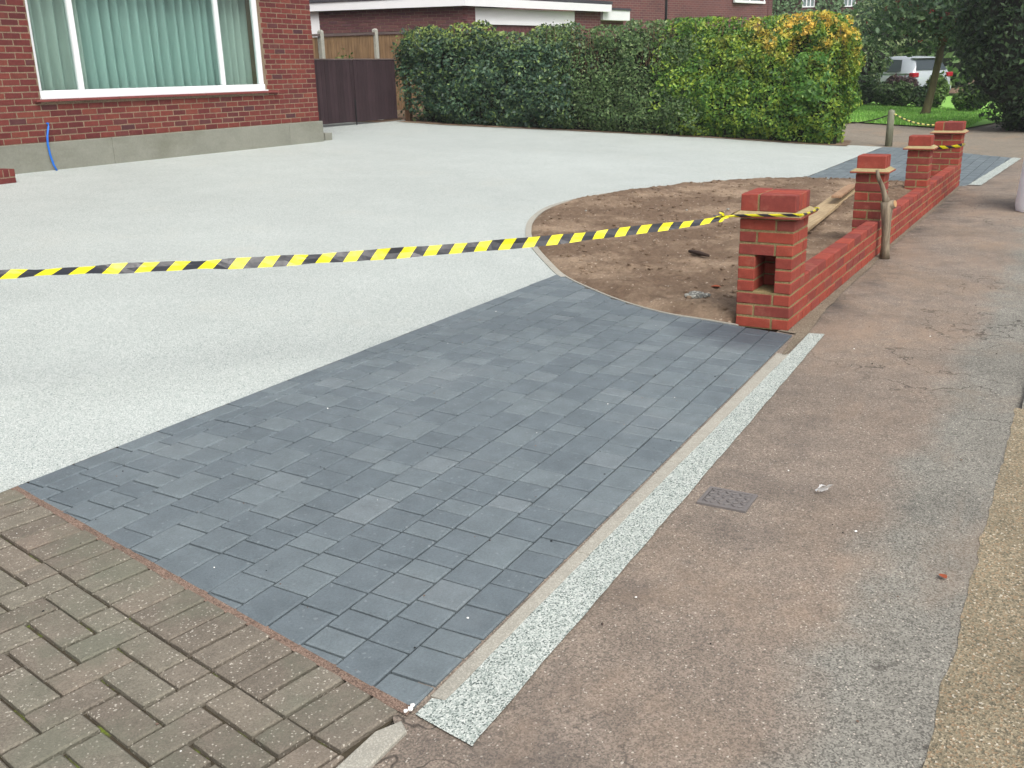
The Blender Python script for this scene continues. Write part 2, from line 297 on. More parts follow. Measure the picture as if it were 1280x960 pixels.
# ------------------------------------------------------------------ mesh helpers
def hz(y):                                      # fall of the ground from the house to the pavement
    return 0. if y <= 0 else .03*y if y < 2 else .06+.0606*(min(y, 11.5)-2)
class MB:
    def __init__(s): s.v = []; s.f = []; s.m = []; s.uv = []
    def add(s, vs, fs, mi=0, uv=None):
        o = len(s.v); s.v += [tuple(v) for v in vs]
        for k, f in enumerate(fs):
            s.f.append(tuple(i+o for i in f)); s.m.append(mi); s.uv.append(uv[k] if uv else None)
    def box(s, x0, x1, y0, y1, z0, z1, mi=0, M=None, ch=0, jit=0):
        if ch == 0:
            vs = [(x, y, z) for z in (z0, z1) for y in (y0, y1) for x in (x0, x1)]
            fs = [(0,2,3,1), (4,5,7,6), (0,1,5,4), (2,6,7,3), (0,4,6,2), (1,3,7,5)]
        else:
            vs, fs = chbox(x1-x0, y1-y0, z1-z0, ch)
            cx, cy, cz = (x0+x1)/2, (y0+y1)/2, (z0+z1)/2
            vs = [(a+cx, b+cy, c+cz) for a, b, c in vs]
        if jit: vs = [(a+random.uniform(-jit, jit), b+random.uniform(-jit, jit), c+random.uniform(-jit, jit)) for a, b, c in vs]
        if M is not None: vs = [M @ Vector(v) for v in vs]
        s.add(vs, fs, mi)
    def prism(s, poly, z0, z1, ch=.004, mi=0):  # poly anticlockwise in xy, chamfered top rim; z may be a function of (x, y)
        g = z1 if callable(z1) else (lambda x, y: z1)
        n = len(poly); cx = sum(p[0] for p in poly)/n; cy = sum(p[1] for p in poly)/n
        ins = []
        for k in range(n):
            a, b, c = poly[k-1], poly[k], poly[(k+1) % n]
            d1 = Vector((b[0]-a[0], b[1]-a[1])).normalized(); d2 = Vector((c[0]-b[0], c[1]-b[1])).normalized()
            n1 = Vector((-d1.y, d1.x)); n2 = Vector((-d2.y, d2.x)); q = n1+n2; q = q/max(.35, q.length_squared)*2
            ins.append((b[0]+q.x*ch, b[1]+q.y*ch))
        vs = [(x, y, g(x, y)-z0) for x, y in poly]+[(x, y, g(x, y)-ch) for x, y in poly]+[(x, y, g(x, y)) for x, y in ins]
        fs = [tuple(range(2*n, 3*n))]
        for k in range(n):
            j = (k+1) % n; fs += [(k, j, n+j, n+k), (n+k, n+j, 2*n+j, 2*n+k)]
        s.add(vs, fs, mi)
    def tube(s, pts, rad, n=8, mi=0, cap=True, uvlen=False):
        pts = [Vector(p) for p in pts]; rings = []; rad = rad if hasattr(rad, '__len__') else [rad]*len(pts); o = len(s.v); L = 0; Ls = []
        ref = Vector((.31, .17, .93))
        for k, p in enumerate(pts):
            t = (pts[min(k+1, len(pts)-1)]-pts[max(k-1, 0)]).normalized()
            if abs(t.dot(ref)) > .95: ref = Vector((.9, .3, .1))
            a = t.cross(ref).normalized(); b = t.cross(a)
            rings.append([p+rad[k]*(math.cos(2*math.pi*i/n)*a+math.sin(2*math.pi*i/n)*b) for i in range(n)])
            if k: L += (p-pts[k-1]).length
            Ls.append(L)
        vs = [v for r in rings for v in r]; fs = []; uv = []
        for k in range(len(pts)-1):
            for i in range(n):
                j = (i+1) % n; fs.append((k*n+i, (k+1)*n+i, (k+1)*n+j, k*n+j)); uv.append(((Ls[k], i/n), (Ls[k+1], i/n), (Ls[k+1], j/n), (Ls[k], j/n)))
        if cap: 
            fs += [tuple(range(n)), tuple(range((len(pts)-1)*n, len(pts)*n))[::-1]]; uv += [None, None]
        s.add(vs, fs, mi, uv)
    def mesh(s, name, mats, smooth=False):
        me = bpy.data.meshes.new(name); me.from_pydata(s.v, [], s.f)
        for m in (mats if isinstance(mats, (list, tuple)) else [mats]): me.materials.append(m)
        if any(s.m): me.polygons.foreach_set('material_index', s.m)
        if any(u is not None for u in s.uv):
            ul = me.uv_layers.new(name='UVMap'); k = 0
            for f, u in zip(s.f, s.uv):
                for i in range(len(f)): ul.data[k].uv = u[i] if u else (0, 0); k += 1
        bm = bmesh.new(); bm.from_mesh(me); bmesh.ops.recalc_face_normals(bm, faces=bm.faces); bm.to_mesh(me); bm.free()
        if smooth: me.polygons.foreach_set('use_smooth', [True]*len(me.polygons))
        me.update(); return me
    def build(s, name, mats, parent=None, smooth=False, **kw): return put(name, s.mesh(name, mats, smooth), parent, **kw)
def put(name, me, parent=None, loc=None, rot=None, **kw):
    o = bpy.data.objects.new(name, me); C.objects.link(o)
    if parent: o.parent = parent
    if loc is not None: o.location = loc
    if rot is not None: o.rotation_euler = rot
    for k, v in kw.items(): o[k] = v
    return o
def thing(name, label, cat, loc=(0, 0, 0), rz=0, group=None, me=None):
    o = put(name, me, None, loc, (0, 0, rz), label=label, category=cat)
    if group: o['group'] = group
    return o
def chbox(sx, sy, sz, c):
    hx, hy, hz_ = sx/2, sy/2, sz/2; vs = []; idx = {}
    for X in (-1, 1):
        for Y in (-1, 1):
            for Z in (-1, 1):
                for ax in range(3):
                    p = [X*hx, Y*hy, Z*hz_]
                    for k, sg in ((0, X), (1, Y), (2, Z)):
                        if k != ax: p[k] -= sg*c
                    idx[(X, Y, Z, ax)] = len(vs); vs.append(tuple(p))
    S = (-1, 1); fs = []
    for s in S:
        fs.append([idx[(s, a, b, 0)] for a, b in ((-1,-1), (1,-1), (1,1), (-1,1))])
        fs.append([idx[(a, s, b, 1)] for a, b in ((-1,-1), (1,-1), (1,1), (-1,1))])
        fs.append([idx[(a, b, s, 2)] for a, b in ((-1,-1), (1,-1), (1,1), (-1,1))])
        for t in S:
            fs.append([idx[(s,t,-1,0)], idx[(s,t,-1,1)], idx[(s,t,1,1)], idx[(s,t,1,0)]])
            fs.append([idx[(s,-1,t,0)], idx[(s,-1,t,2)], idx[(s,1,t,2)], idx[(s,1,t,0)]])
            fs.append([idx[(-1,s,t,1)], idx[(-1,s,t,2)], idx[(1,s,t,2)], idx[(1,s,t,1)]])
            for u in S: fs.append([idx[(s,t,u,0)], idx[(s,t,u,1)], idx[(s,t,u,2)]])
    return vs, fs
_pool = {}
def piece(sx, sy, sz, mat, ch=.005, jit=.0019, variants=6):       # shared meshes for alike pieces
    key = (round(sx, 3), round(sy, 3), round(sz, 3), mat.name)
    L = _pool.setdefault(key, [])
    if len(L) < variants:
        b = MB(); b.box(-sx/2, sx/2, -sy/2, sy/2, -sz/2, sz/2, ch=ch, jit=jit); L.append(b.mesh('brick', mat)); return L[-1]
    return random.choice(L)
def brick(parent, x0, x1, y0, y1, z0, z1, mat=m_brick, name='brick', off=(0, 0, 0), tilt=.005, ch=.005):
    return put(name, piece(x1-x0, y1-y0, z1-z0, mat, ch), parent, ((x0+x1)/2-off[0]+random.uniform(-.001, .001), (y0+y1)/2-off[1]+random.uniform(-.001, .001), (z0+z1)/2-off[2]),
               (random.uniform(-tilt, tilt), random.uniform(-tilt, tilt), random.uniform(-tilt, tilt)))
def clip(poly, a, b):                            # keep what lies left of the line a->b
    out = []; dx, dy = b[0]-a[0], b[1]-a[1]; side = lambda p: dx*(p[1]-a[1])-dy*(p[0]-a[0])
    for k in range(len(poly)):
        p, q = poly[k-1], poly[k]; sp, sq = side(p), side(q)
        if sp*sq < 0:
            t = sp/(sp-sq); out.append((p[0]+(q[0]-p[0])*t, p[1]+(q[1]-p[1])*t))
        if sq >= 0: out.append(q)
    cl = []
    for p in out:
        if not cl or math.hypot(p[0]-cl[-1][0], p[1]-cl[-1][1]) > 1e-4: cl.append(p)
    if len(cl) > 1 and math.hypot(cl[0][0]-cl[-1][0], cl[0][1]-cl[-1][1]) < 1e-4: cl.pop()
    return cl
def area(p): return abs(sum(p[k-1][0]*p[k][1]-p[k][0]*p[k-1][1] for k in range(len(p))))/2
def sheet(name, poly, dz, mat, kind='structure', parent=None, edge=0, **kw):   # follows the fall of the ground
    b = MB(); ys = [-1e4, 0, 2, 11.5, 1e4]
    if edge:                                       # ragged edge
        q = []
        for k in range(len(poly)):
            a, c = Vector(poly[k-1]), Vector(poly[k]); n = max(1, int((c-a).length/.02))
            if n > 900: n = 900
            for i in range(1, n+1):
                p = a.lerp(c, i/n); d = noise.noise((p.x*5, p.y*5, 3))*edge*.9+noise.noise((p.x*16, p.y*16, 7))*edge*.5
                nn = Vector((-(c-a).y, (c-a).x)).normalized(); q.append(tuple(p+nn*d))
        poly = q
    for k in range(4):
        p = clip(clip(poly, (0, ys[k]), (1, ys[k])), (1, ys[k+1]), (0, ys[k+1]))
        if len(p) > 2: b.add([(x, y, hz(y)+dz) for x, y in p], [tuple(range(len(p)))])
    return b.build(name, mat, parent, kind=kind, **kw) if not parent else b.build(name, mat, parent, **kw)

# ------------------------------------------------------------------ ground sheets
sheet('ground', [(-300, -300), (400, -300), (400, 300), (-300, 300)], -.08, m_earth)
sheet('road', [(-300, -9), (300, -9), (300, -2.4), (-300, -2.4)], -.06, m_patch)
sheet('pavement', [(-60, -1.40), (13.4, -1.40), (12.6, -.3), (8.33, -.06), (8.0, .06), (-.3, .06), (-4.1, -.1), (-4.15, -.15), (-60, -.15)], -.004, m_pave)
sheet('verge', [(-12, -2.45), (-.93, -2.45), (-.93, -1.3), (-12, -1.325)], -.0022, m_verge, edge=.014)
sheet('verge_paving', [(-.87, -2.45), (60, -2.45), (60, -1.318), (-.87, -1.318)], -.006, m_patch)
sheet('driveway', [(-4.6, 1.955), (13.75, 1.955), (13.6, 2.6), (14.4, 9), (14.4, 11.5), (11.0, 11.6), (11.0, 12.5), (7.2, 12.5), (7.2, 9.9), (-4.6, 9.9)], .004, m_resin)
sheet('cross_lane', [(12.5, -6), (40, -6), (40, 12), (14.5, 12), (14.2, 6), (13.62, 2.6), (13.72, 1.9), (13.6, 1.0), (12.62, -.42)], -.012, m_lane)
sheet('lawn', [(20.0, 1.2), (20.0, 6), (19.5, 12), (45, 14), (42, .4), (24, .6)], .02, m_lawn)
b = MB(); R_ = rng.random
for k in range(26000):
    x = 20+9*R_()**1.2; y = 1.2+8*R_(); z = hz(y)+.02; h_ = .05+.05*R_(); a = R_()*6.28; w = .012+.01*R_()
    dx, dy = math.cos(a)*w, math.sin(a)*w; b.add([(x-dx, y-dy, z), (x+dx, y+dy, z), (x+dy*2, y-dx*2, z+h_)], [(0, 1, 2)])
b.build('grass', m_grass, kind='stuff', label='mown green grass of the lawn beyond the lane', category='grass')

# the planting bed outline (measured on the ground), from the pier round to the far end of the wall
CURVE = [(-.03, .3), (.0, .53), (.03, .81), (.18, 1.16), (.41, 1.51), (.68, 1.85), (1.05, 2.18), (1.57, 2.6), (2.13, 2.97), (2.8, 3.29), (3.6, 3.5), (4.5, 3.48), (5.39, 3.27), (6.28, 2.98), (7.17, 2.53), (7.8, 2.02), (7.93, 1.6), (7.95, .1)]
def smooth_curve(P, n=6):
    P = [Vector(p) for p in P]; out = []
    for k in range(len(P)-1):
        a, b_, c, d = P[max(k-1, 0)], P[k], P[k+1], P[min(k+2, len(P)-1)]
        for i in range(n):
            t = i/n; out.append(.5*((2*b_)+(c-a)*t+(2*a-5*b_+4*c-d)*t*t+(3*b_-a-3*c+d)*t**3))
    return out+[P[-1]]
BED = smooth_curve(CURVE)
SEG = np.array([(a.x, a.y, c.x, c.y) for a, c in zip(BED[:-1], BED[1:])])
def bed_dist(x, y):                               # + inside the bed
    x = np.asarray(x, float)[..., None]; y = np.asarray(y, float)[..., None]
    ax, ay, bx, by = SEG.T; dx, dy = bx-ax, by-ay
    t = np.clip(((x-ax)*dx+(y-ay)*dy)/(dx*dx+dy*dy), 0, 1); d = np.hypot(x-ax-t*dx, y-ay-t*dy)
    k = d.argmin(-1); dd = np.take_along_axis(d, k[..., None], -1)[..., 0]
    sg = np.take_along_axis(dx*(y-ay)-dy*(x-ax), k[..., None], -1)[..., 0]
    return np.where(sg <= 0, dd, -dd), k
gx = np.arange(-.06, 8.06, .026); gy = np.arange(.05, 3.62, .026); GX, GY = np.meshgrid(gx, gy, indexing='ij')
D, _ = bed_dist(GX, GY); GZ = np.zeros_like(GX)
def mound(x, y): return .22*math.exp(-((x-5.3)/.75)**2-((y-.25)/.55)**2)+.05*math.exp(-((x-2.4)/1.0)**2-((y-.35)/.5)**2)
for i in range(len(gx)):
    for j in range(len(gy)):
        x, y = gx[i], gy[j]; d = D[i, j]
        if d < -.05 or (x < .03 and y < .345): GZ[i, j] = -.05; continue
        bmp = .022*noise.fractal((x*2.1, y*2.1, 0), .8, 2.1, 5)+.018*abs(noise.noise((x*9, y*9, 2)))+.016*noise.noise((x*24, y*24, 5))+.016*max(0, noise.noise((x*14, y*14, 8))-.25)
        GZ[i, j] = hz(y)+(min(d*.5, .012)+min(1, d/.12)*max(-.004, .03+bmp+mound(x, y)*1.0) if d > 0 else d*.8)
def soil_z(x, y):
    i = int(np.clip((x-gx[0])/.026, 0, len(gx)-1)); j = int(np.clip((y-gy[0])/.026, 0, len(gy)-1)); return GZ[i, j]
b = MB(); vid = -np.ones(GX.shape, int); ok = D > -.05
cells = ok[:-1, :-1] & ok[1:, :-1] & ok[:-1, 1:] & ok[1:, 1:]
vid[ok] = np.arange(ok.sum()); b.v = [tuple(p) for p in np.stack([GX[ok], GY[ok], GZ[ok]], -1).tolist()]
ii, jj = np.nonzero(cells)
b.f = [(vid[i, j], vid[i+1, j], vid[i+1, j+1], vid[i, j+1]) for i, j in zip(ii, jj)]; b.m = [0]*len(b.f); b.uv = [None]*len(b.f)
b.f = [tuple(int(q) for q in f) for f in b.f]
soil = b.build('soil_bed', m_soil, kind='structure', smooth=True)
_ico = bmesh.new(); bmesh.ops.create_icosphere(_ico, subdivisions=1, radius=1); ICOV = np.array([v.co[:] for v in _ico.verts]); ICOF = [tuple(v.index for v in f.verts) for f in _ico.faces]; _ico.free()
def lump(bb, x, y, z, r, mi=0, flat=.65):
    v = ICOV*(1+.35*(rng.random((len(ICOV), 1))-.5))*np.array([r*(.8+.5*R_()), r*(.8+.5*R_()), r*flat]); a = R_()*6.28
    ca, sa = math.cos(a), math.sin(a); bb.add([(x+p[0]*ca-p[1]*sa, y+p[0]*sa+p[1]*ca, z+p[2]) for p in v], ICOF, mi)
b = MB()
for k in range(3600):
    x = R_()*7.9; y = .12+R_()*3.4
    if noise.noise((x*1.3, y*1.3, 11)) < -.1 and R_() < .6: continue
    d = float(bed_dist(x, y)[0])
    if d < .1: continue
    r = .004+.02*R_()**4; lump(b, x, y, soil_z(x, y)+r*.3, r, 1 if R_() < .012 else 0)
b.build('soil_clods', [m_soil, m_stone], soil, kind='stuff')

# edging strip round the bed
b = MB()
for k in range(len(BED)-6):
    a, c = BED[k], BED[k+1]
    def off(i, w):
        t = (BED[min(i+1, len(BED)-1)]-BED[max(i-1, 0)]).normalized(); return BED[i]+Vector((-t.y, t.x))*w
    w = .012 if BED[k].x < .66 else .05
    q = [off(k, -.004), off(k, w), off(k+1, w), off(k+1, -.004)]
    b.add([(p.x, p.y, hz(p.y)+.010) for p in q]+[(p.x, p.y, hz(p.y)-.03) for p in q], [(0, 1, 2, 3), (0, 4, 5, 1), (2, 6, 7, 3), (0, 3, 7, 4), (1, 5, 6, 2)])
b.build('bed_edging', m_concrete, kind='structure')

# ------------------------------------------------------------------ charcoal block apron, each block a piece
CORN = Vector((-4.079, -.155)); BACK = Vector((-3.745, 1.955)); AA = .026
U = Vector((math.cos(AA), math.sin(AA))); V = Vector((-U.y, U.x))
apron = sheet('block_apron', [(-4.12, -.16), (.0, -.05), (.06, .5), (.9, 1.98), (-3.7, 1.98)], -.026, m_jointdark)
sheet('sand_joint', [tuple(CORN+Vector((-.030, -.004))), tuple(CORN+Vector((.006, 0))), tuple(BACK+Vector((.004, 0))), tuple(BACK+Vector((-.028, 0)))], .0035, m_redsand, edge=.006)
blocks = []
def trim_block(p, ymax):
    p = clip(p, BACK, CORN)[:] if True else p
    if len(p) < 3: return None
    p = clip(p, (-.035, -.1), (.03, .36)) if len(p) > 2 and min(q[1] for q in p) < .36 else p
    if len(p) > 2: p = clip(p, (1, ymax), (-1, ymax))
    if len(p) < 3: return None
    cx = sum(q[0] for q in p)/len(p); cy = sum(q[1] for q in p)/len(p)
    for _ in range(2):
        d, k = bed_dist(cx, cy); a = BED[int(k)]; c = BED[int(k)+1]; t = (c-a).normalized(); nn = Vector((-t.y, t.x))*.014
        p = clip(p, a+nn, c+nn)
        if len(p) < 3: return None
        cx = sum(q[0] for q in p)/len(p); cy = sum(q[1] for q in p)/len(p)
    return p if area(p) > .0012 else None
PITCH = .1463; GAP = .0085
for r in range(15):
    u = -.05-random.random()*.15; v0 = r*PITCH
    if r == 0: u = 0.0
    while u < 5.2:
        L = random.choices([.104, .143, .212], [4, 6, 2.6])[0]
        q = [CORN+U*a+V*c for a, c in ((u+GAP/2, v0+.003), (u+L-GAP/2, v0+.003), (u+L-GAP/2, v0+PITCH-.003), (u+GAP/2, v0+PITCH-.003))]
        p = trim_block([tuple(w) for w in q], 1.852); u += L
        if p: blocks.append(p)
u = -4.1
while u < 1.2:                                      # border course along the resin
    L = random.choice([.2, .214]); p = trim_block([(u+GAP/2, 1.856), (u+L-GAP/2, 1.856), (u+L-GAP/2, 1.953), (u+GAP/2, 1.953)], 1.953); u += L
    if p: blocks.append(p)
blocks.sort(key=lambda p: (p[0][0]-CAM.x)**2+(p[0][1]-CAM.y)**2)
rest = MB()
for k, p in enumerate(blocks):
    cx = sum(q[0] for q in p)/len(p); cy = sum(q[1] for q in p)/len(p); dz = random.uniform(-.0012, .0016); tx, ty = random.gauss(0, .004), random.gauss(0, .004)
    zf = lambda x, y: hz(y)+.0065+dz+tx*(x-cx)+ty*(y-cy)
    if k < 300:
        b = MB(); b.prism([(x-cx, y-cy) for x, y in p], .03, lambda x, y: zf(x+cx, y+cy)-hz(cy), .005)
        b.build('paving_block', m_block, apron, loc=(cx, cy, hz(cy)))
    else: rest.prism(p, .03, zf, .0035)
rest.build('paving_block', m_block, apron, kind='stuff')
# far apron, too far to pick the blocks apart
FAR = [(7.97, .05), (8.31, -.09), (12.55, -.3), (13.68, 1.2), (13.7, 1.95), (7.9, 1.95)]
far = sheet('far_block_apron', FAR, -.02, m_jointdark)
b = MB(); v0 = -.4
while v0 < 2.0:
    u = 7.4+random.random()*.2
    while u < 14:
        L = random.choices([.104, .143, .215], [3, 5, 4])[0]; p = [(u+.004, v0+.004), (u+L-.004, v0+.004), (u+L-.004, v0+.1423), (u+.004, v0+.1423)]; u += L
        for k in range(len(FAR)): 
            p = clip(p, FAR[k-1], FAR[k]) if len(p) > 2 else p
        if len(p) > 2 and area(p) > .001: dz = random.uniform(-.002, .002); b.prism(p, .02, lambda x, y: hz(y)+.007+dz, .004)
    v0 += PITCH
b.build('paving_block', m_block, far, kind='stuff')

# concrete edging stones, gravel strips and the footing of the wall
edg = sheet('edging_row', [(-4.03, -.215), (-.5, -.14), (-.5, -.1), (-4.03, -.165)], -.02, m_jointdark)
def edge_y(x): return -.164+(x+4.079)*.026
def edge_o(x): return -.206+(x+4.01)*.0195
for x0, x1 in ((-4.01, -3.13), (-3.125, -2.252), (-2.246, -1.36), (-1.354, -.5)):
    b = MB(); y0, y1 = edge_y(x0), edge_y(x1); w0, w1 = y0-edge_o(x0), y1-edge_o(x1)
    b.prism([(x0, y0-w0), (x1, y1-w1), (x1, y1), (x0, y0)], .05, lambda x, y: .003, .003); b.build('edging_stone', m_concrete, edg)
def strip_edge(x): return -.21-.038*(-x)+(-.0)
sheet('gravel_strip', [(-4.094, -.174), (-4.131, -.365), (-4.0, -.357), (-3.2, -.329), (-2.3, -.3), (-1.37, -.265), (.02, -.213), (.0, -.126), (-.5, -.139), (-2.2, -.172), (-4.012, -.208), (-4.02, -.172)], .003, m_strip, edge=.005)
sheet('far_gravel_strip', [(8.3, -.25), (12.46, -.44), (12.6, -.33), (12.53, -.3), (8.32, -.1)], .005, m_strip, edge=.01)
sheet('wall_footing', [(-.52, -.125), (.012, -.118), (.7, -.07), (1.5, -.055), (3, -.04), (8.3, -.04), (8.3, .05), (-.03, .05), (-.04, -.06), (-.52, -.105)], .004, m_mortarstrip, edge=.012)

# ------------------------------------------------------------------ neighbour's herringbone drive
bd = (BACK-CORN).normalized(); bn = Vector((-bd.y, bd.x))            # bn points towards the neighbour
hb = sheet('brick_paved_drive', [(-9, -.13), tuple(CORN+Vector((-.02, .03))), tuple(BACK+Vector((-.02, 0))), tuple(BACK+bd*3), (-9, 5)], -.012, m_moss)
pav = []
k = 0; s_ = .0
while s_ < 3.4:                                      # soldier course along the boundary
    w = .1045; a = CORN+bd*(s_+.022)+bn*.02; pav.append([tuple(a+bd*.0055), tuple(a+bd*(w-.0055)), tuple(a+bd*(w-.0055)+bn*.197), tuple(a+bd*.0055+bn*.197)]); s_ += w
O2 = CORN+bn*.222+bd*.02; Wd = .1035
for j in range(-4, 36):
    for i in range(-4, 30):
        m4 = (i+j) % 4
        if m4 == 0: c4 = (i, j, 2, 1)
        elif m4 == 2: c4 = (i, j, 1, 2)
        else: continue
        x0, y0, wx, wy = c4; g = .011
        loc = [(x0*Wd+g/2, y0*Wd+g/2), ((x0+wx)*Wd-g/2, y0*Wd+g/2), ((x0+wx)*Wd-g/2, (y0+wy)*Wd-g/2), (x0*Wd+g/2, (y0+wy)*Wd-g/2)]
        p = [tuple(O2+bn*a+bd*c) for a, c in loc]
        p = p[::-1] if (p[1][0]-p[0][0])*(p[2][1]-p[1][1])-(p[1][1]-p[0][1])*(p[2][0]-p[1][0]) < 0 else p
        a = CORN+bn*.224; p = clip(p, a+bd, a) if clip([tuple(a+bn)], a+bd, a) else clip(p, a, a+bd)
        if len(p) > 2: p = clip(p, (-9, -.118), (-3, -.118))
        if len(p) > 2 and area(p) > .0012: pav.append(p)
def ccw(p): return p if sum(p[k-1][0]*p[k][1]-p[k][0]*p[k-1][1] for k in range(len(p))) > 0 else p[::-1]
pav = [ccw(p) for p in pav]
def nudge(p):
    cx = sum(q[0] for q in p)/len(p); cy = sum(q[1] for q in p)/len(p); a = random.gauss(0, .007); dx, dy = random.gauss(0, .0011), random.gauss(0, .0011); c, s_ = math.cos(a), math.sin(a)
    return [(cx+dx+(x-cx)*c-(y-cy)*s_, cy+dy+(x-cx)*s_+(y-cy)*c) for x, y in p]
pav = [nudge(p) for p in pav]
def seen(p):
    d = Vector((p[0][0]-CAM.x, p[0][1]-CAM.y, -CAM.z)); w = d.dot(fwd); return w > .3 and abs(d.dot(r2)/w) < .62 and abs(d.dot(u2)/w) < .5
pav.sort(key=lambda p: (0 if seen(p) else 1, (p[0][0]-CAM.x)**2+(p[0][1]-CAM.y)**2)); rest = MB()
for k, p in enumerate(pav):
    cx = sum(q[0] for q in p)/len(p); cy = sum(q[1] for q in p)/len(p); dz = random.uniform(-.002, .0025); tx, ty = random.gauss(0, .008), random.gauss(0, .008)
    zf = lambda x, y: hz(y)+.005+dz+tx*(x-cx)+ty*(y-cy)
    if k < 300:
        b = MB(); b.prism([(x-cx, y-cy) for x, y in p], .03, lambda x, y: zf(x+cx, y+cy)-hz(cy), .005); b.build('brick_paver', m_paver, hb, loc=(cx, cy, hz(cy)))
    else: rest.prism(p, .03, zf, .005)
rest.build('brick_paver', m_paver, hb, kind='stuff')
b = MB(); b.prism([(-9, -.2), (-4.16, -.195), (-4.135, -.16), (-4.2, -.128), (-9, -.128)], .05, lambda x, y: .008, .004); b.build('concrete_kerb', m_concrete, kind='structure')
b = MB(); b.prism([(-.93, -1.52), (30, -1.52), (30, -1.325), (-.93, -1.325)], .1, lambda x, y: .035, .012); b.build('kerb', m_concrete, kind='structure')

# ------------------------------------------------------------------ garden wall: four piers, three low runs
gw = thing('garden_wall', 'low new red brick garden wall with four capped piers between bed and pavement', 'wall')
CO = .075; J = .01
def pier(x, w, wide, hole=False):
    p = MB(); e = .004
    top = 9*CO
    if hole:
        for bx in ((e, w-e, e, w-e, 0, .224), (e, w-e, e, w-e, .451, top), (e, .24, w-.099, w-e, .2241, .4509), (e, .24, e, .099, .2241, .4509), (.2401, w-e, e, w-e, .2241, .4509)): p.box(*bx)
    else: p.box(e, w-e, e, w-e, 0, top)
    po = p.build('pier', m_mortar, gw, loc=(x, 0, 0))
    for c in range(9):
        z0 = c*CO+(.0 if c else .002); z1 = c*CO+.065
        def B(x0, x1, y0, y1): brick(po, x0, x1, y0, y1, z0, z1)
        if wide:
            q = w-.225; h1 = .1025
            if hole and 3 <= c <= 5:
                B(0, .215, w-h1, w); B(0, .215, 0, h1); B(.225, w, 0, h1); B(.225, w, h1+J, w); continue
            if c % 2 == 0:   # stretcher left (y high), header right
                B(0, h1, h1+J, w); B(0, .215, 0, h1); B(.225, w, 0, .215); B(h1+J, w, .225, w)
            else:
                B(0, h1, 0, .215); B(0, .215, .225, w); B(.225, w, h1+J, w); B(h1+J, w, 0, h1)
        else:
            h1 = (w-J)/2
            if c % 2 == 0: B(0, w, 0, h1); B(0, w, h1+J, w)
            else: B(0, h1, 0, w); B(h1+J, w, 0, w)
    o = .042
    t = MB(); t.box(-o, w+o, -o, w+o, .676, .689, ch=.002); t.build('creasing_tile', m_tile, po)
    t = MB(); vs = [(-o+.003, -o+.003, .6895), (w+o-.003, -o+.003, .6895), (w+o-.003, w+o-.003, .6895), (-o+.003, w+o-.003, .6895), (-.004, -.004, .712), (w+.004, -.004, .712), (w+.004, w+.004, .712), (-.004, w+.004, .712)]
    t.add(vs, [(0, 1, 5, 4), (1, 2, 6, 5), (2, 3, 7, 6), (3, 0, 4, 7), (4, 5, 6, 7), (3, 2, 1, 0)]); t.build('mortar_fillet', m_flaunch, po)
    m_ = MB(); m_.box(.004, w-.004, .004, w-.004, .712, .808); m_.build('cap_mortar', m_mortar, po)
    nd = 4 if wide else 3; dp = (w-(nd-1)*.008)/nd
    for k in range(nd):
        x0 = k*(dp+.008)
        for (y0, y1) in (((0, .215), (.225, w)) if wide else ((0, w),)):
            brick(po, x0, x0+dp, y0, y1, .7105, .812, name='cap_brick')
    return po
pier(0, .3275, True, True); pier(2.763, .225, False); pier(5.26, .22, False); pier(7.871, .3275, True)
for x0, x1 in ((.3275, 2.763), (2.988, 5.26), (5.48, 7.871)):
    r = MB(); r.box(.0, x1-x0, .004, .0985, 0, .285); ro = r.build('wall_run', m_mortar, gw, loc=(x0, 0, 0))
    for c in range(4):
        u = -.1125 if c % 2 else 0; z0 = c*CO+(.002 if not c else 0)
        while u < x1-x0-.02:
            a, d = max(u, .004), min(u+.215, x1-x0-.004); 
            if d-a > .03: brick(ro, a, d, 0, .1025, z0, c*CO+.066, m_brick)
            u += .225
# low brick edging at the far end of the bed
er = thing('brick_edging', 'short row of flush red bricks closing the bed behind the wall', 'brick edging', (7.84, .6, hz(.6)))
for k in range(6): brick(er, -.05, .05, -.32+k*.11, -.222+k*.11, -.02, .055)

# ------------------------------------------------------------------ house with the big window
HX0, HX1, HY, HZ0 = -5.0, 7.085, 9.753, .53
hs_ = thing('brick_house', 'red brick house with wide white framed window above a grey rendered plinth', 'house', (4, HY, HZ0))
OF = (4, HY, HZ0)
WX0, WX1, WZ0, WZ1 = 2.045, 5.935, 1.372, 2.92
b = MB(); y0, y1 = HY+.0035, HY+.28
def sb(a, c, d, e, f, g): b.box(a-OF[0], c-OF[0], d-OF[1], e-OF[1], f-OF[2], g-OF[2])
sb(HX0, WX0, y0, y1, .4, 5.6); sb(WX1, HX1-.008, y0, y1, .4, 5.6); sb(WX0, WX1, y0, y1, .4, WZ0-.02); sb(WX0, WX1, y0, y1, WZ1, 5.6)
sb(HX1-.28, HX1-.008, y1, 17, .4, 5.6); sb(HX0, HX0+.28, y1, 17, .4, 5.6); sb(HX0, HX1-.008, 16.8, 17.05, .4, 5.6); sb(HX0+.3, HX1-.3, y1+2.5, y1+2.6, .4, 5.5)
wall = b.build('wall', m_hmortar, hs_)
stuff = MB(); cand = []
ZP = .872
for c in range(62):
    z0 = ZP+c*.075; u = HX1-(.1125 if c % 2 else 0)-.0
    edges = []
    if c % 2: edges.append((HX1-.1025, HX1))
    while u > HX0: edges.append((u-.215, u)); u -= .225
    for a, d in edges:
        segs = [(a, d)]
        if z0+.065 > WZ0-.03 and z0 < WZ1+.0:
            segs = [(a, min(d, WX0-.006)), (max(a, WX1+.006), d)]
        for p, q in segs:
            if q-p < .03: continue
            vis = 1.3 < q and z0 < 2.75
            cand.append((vis, p, q, z0))
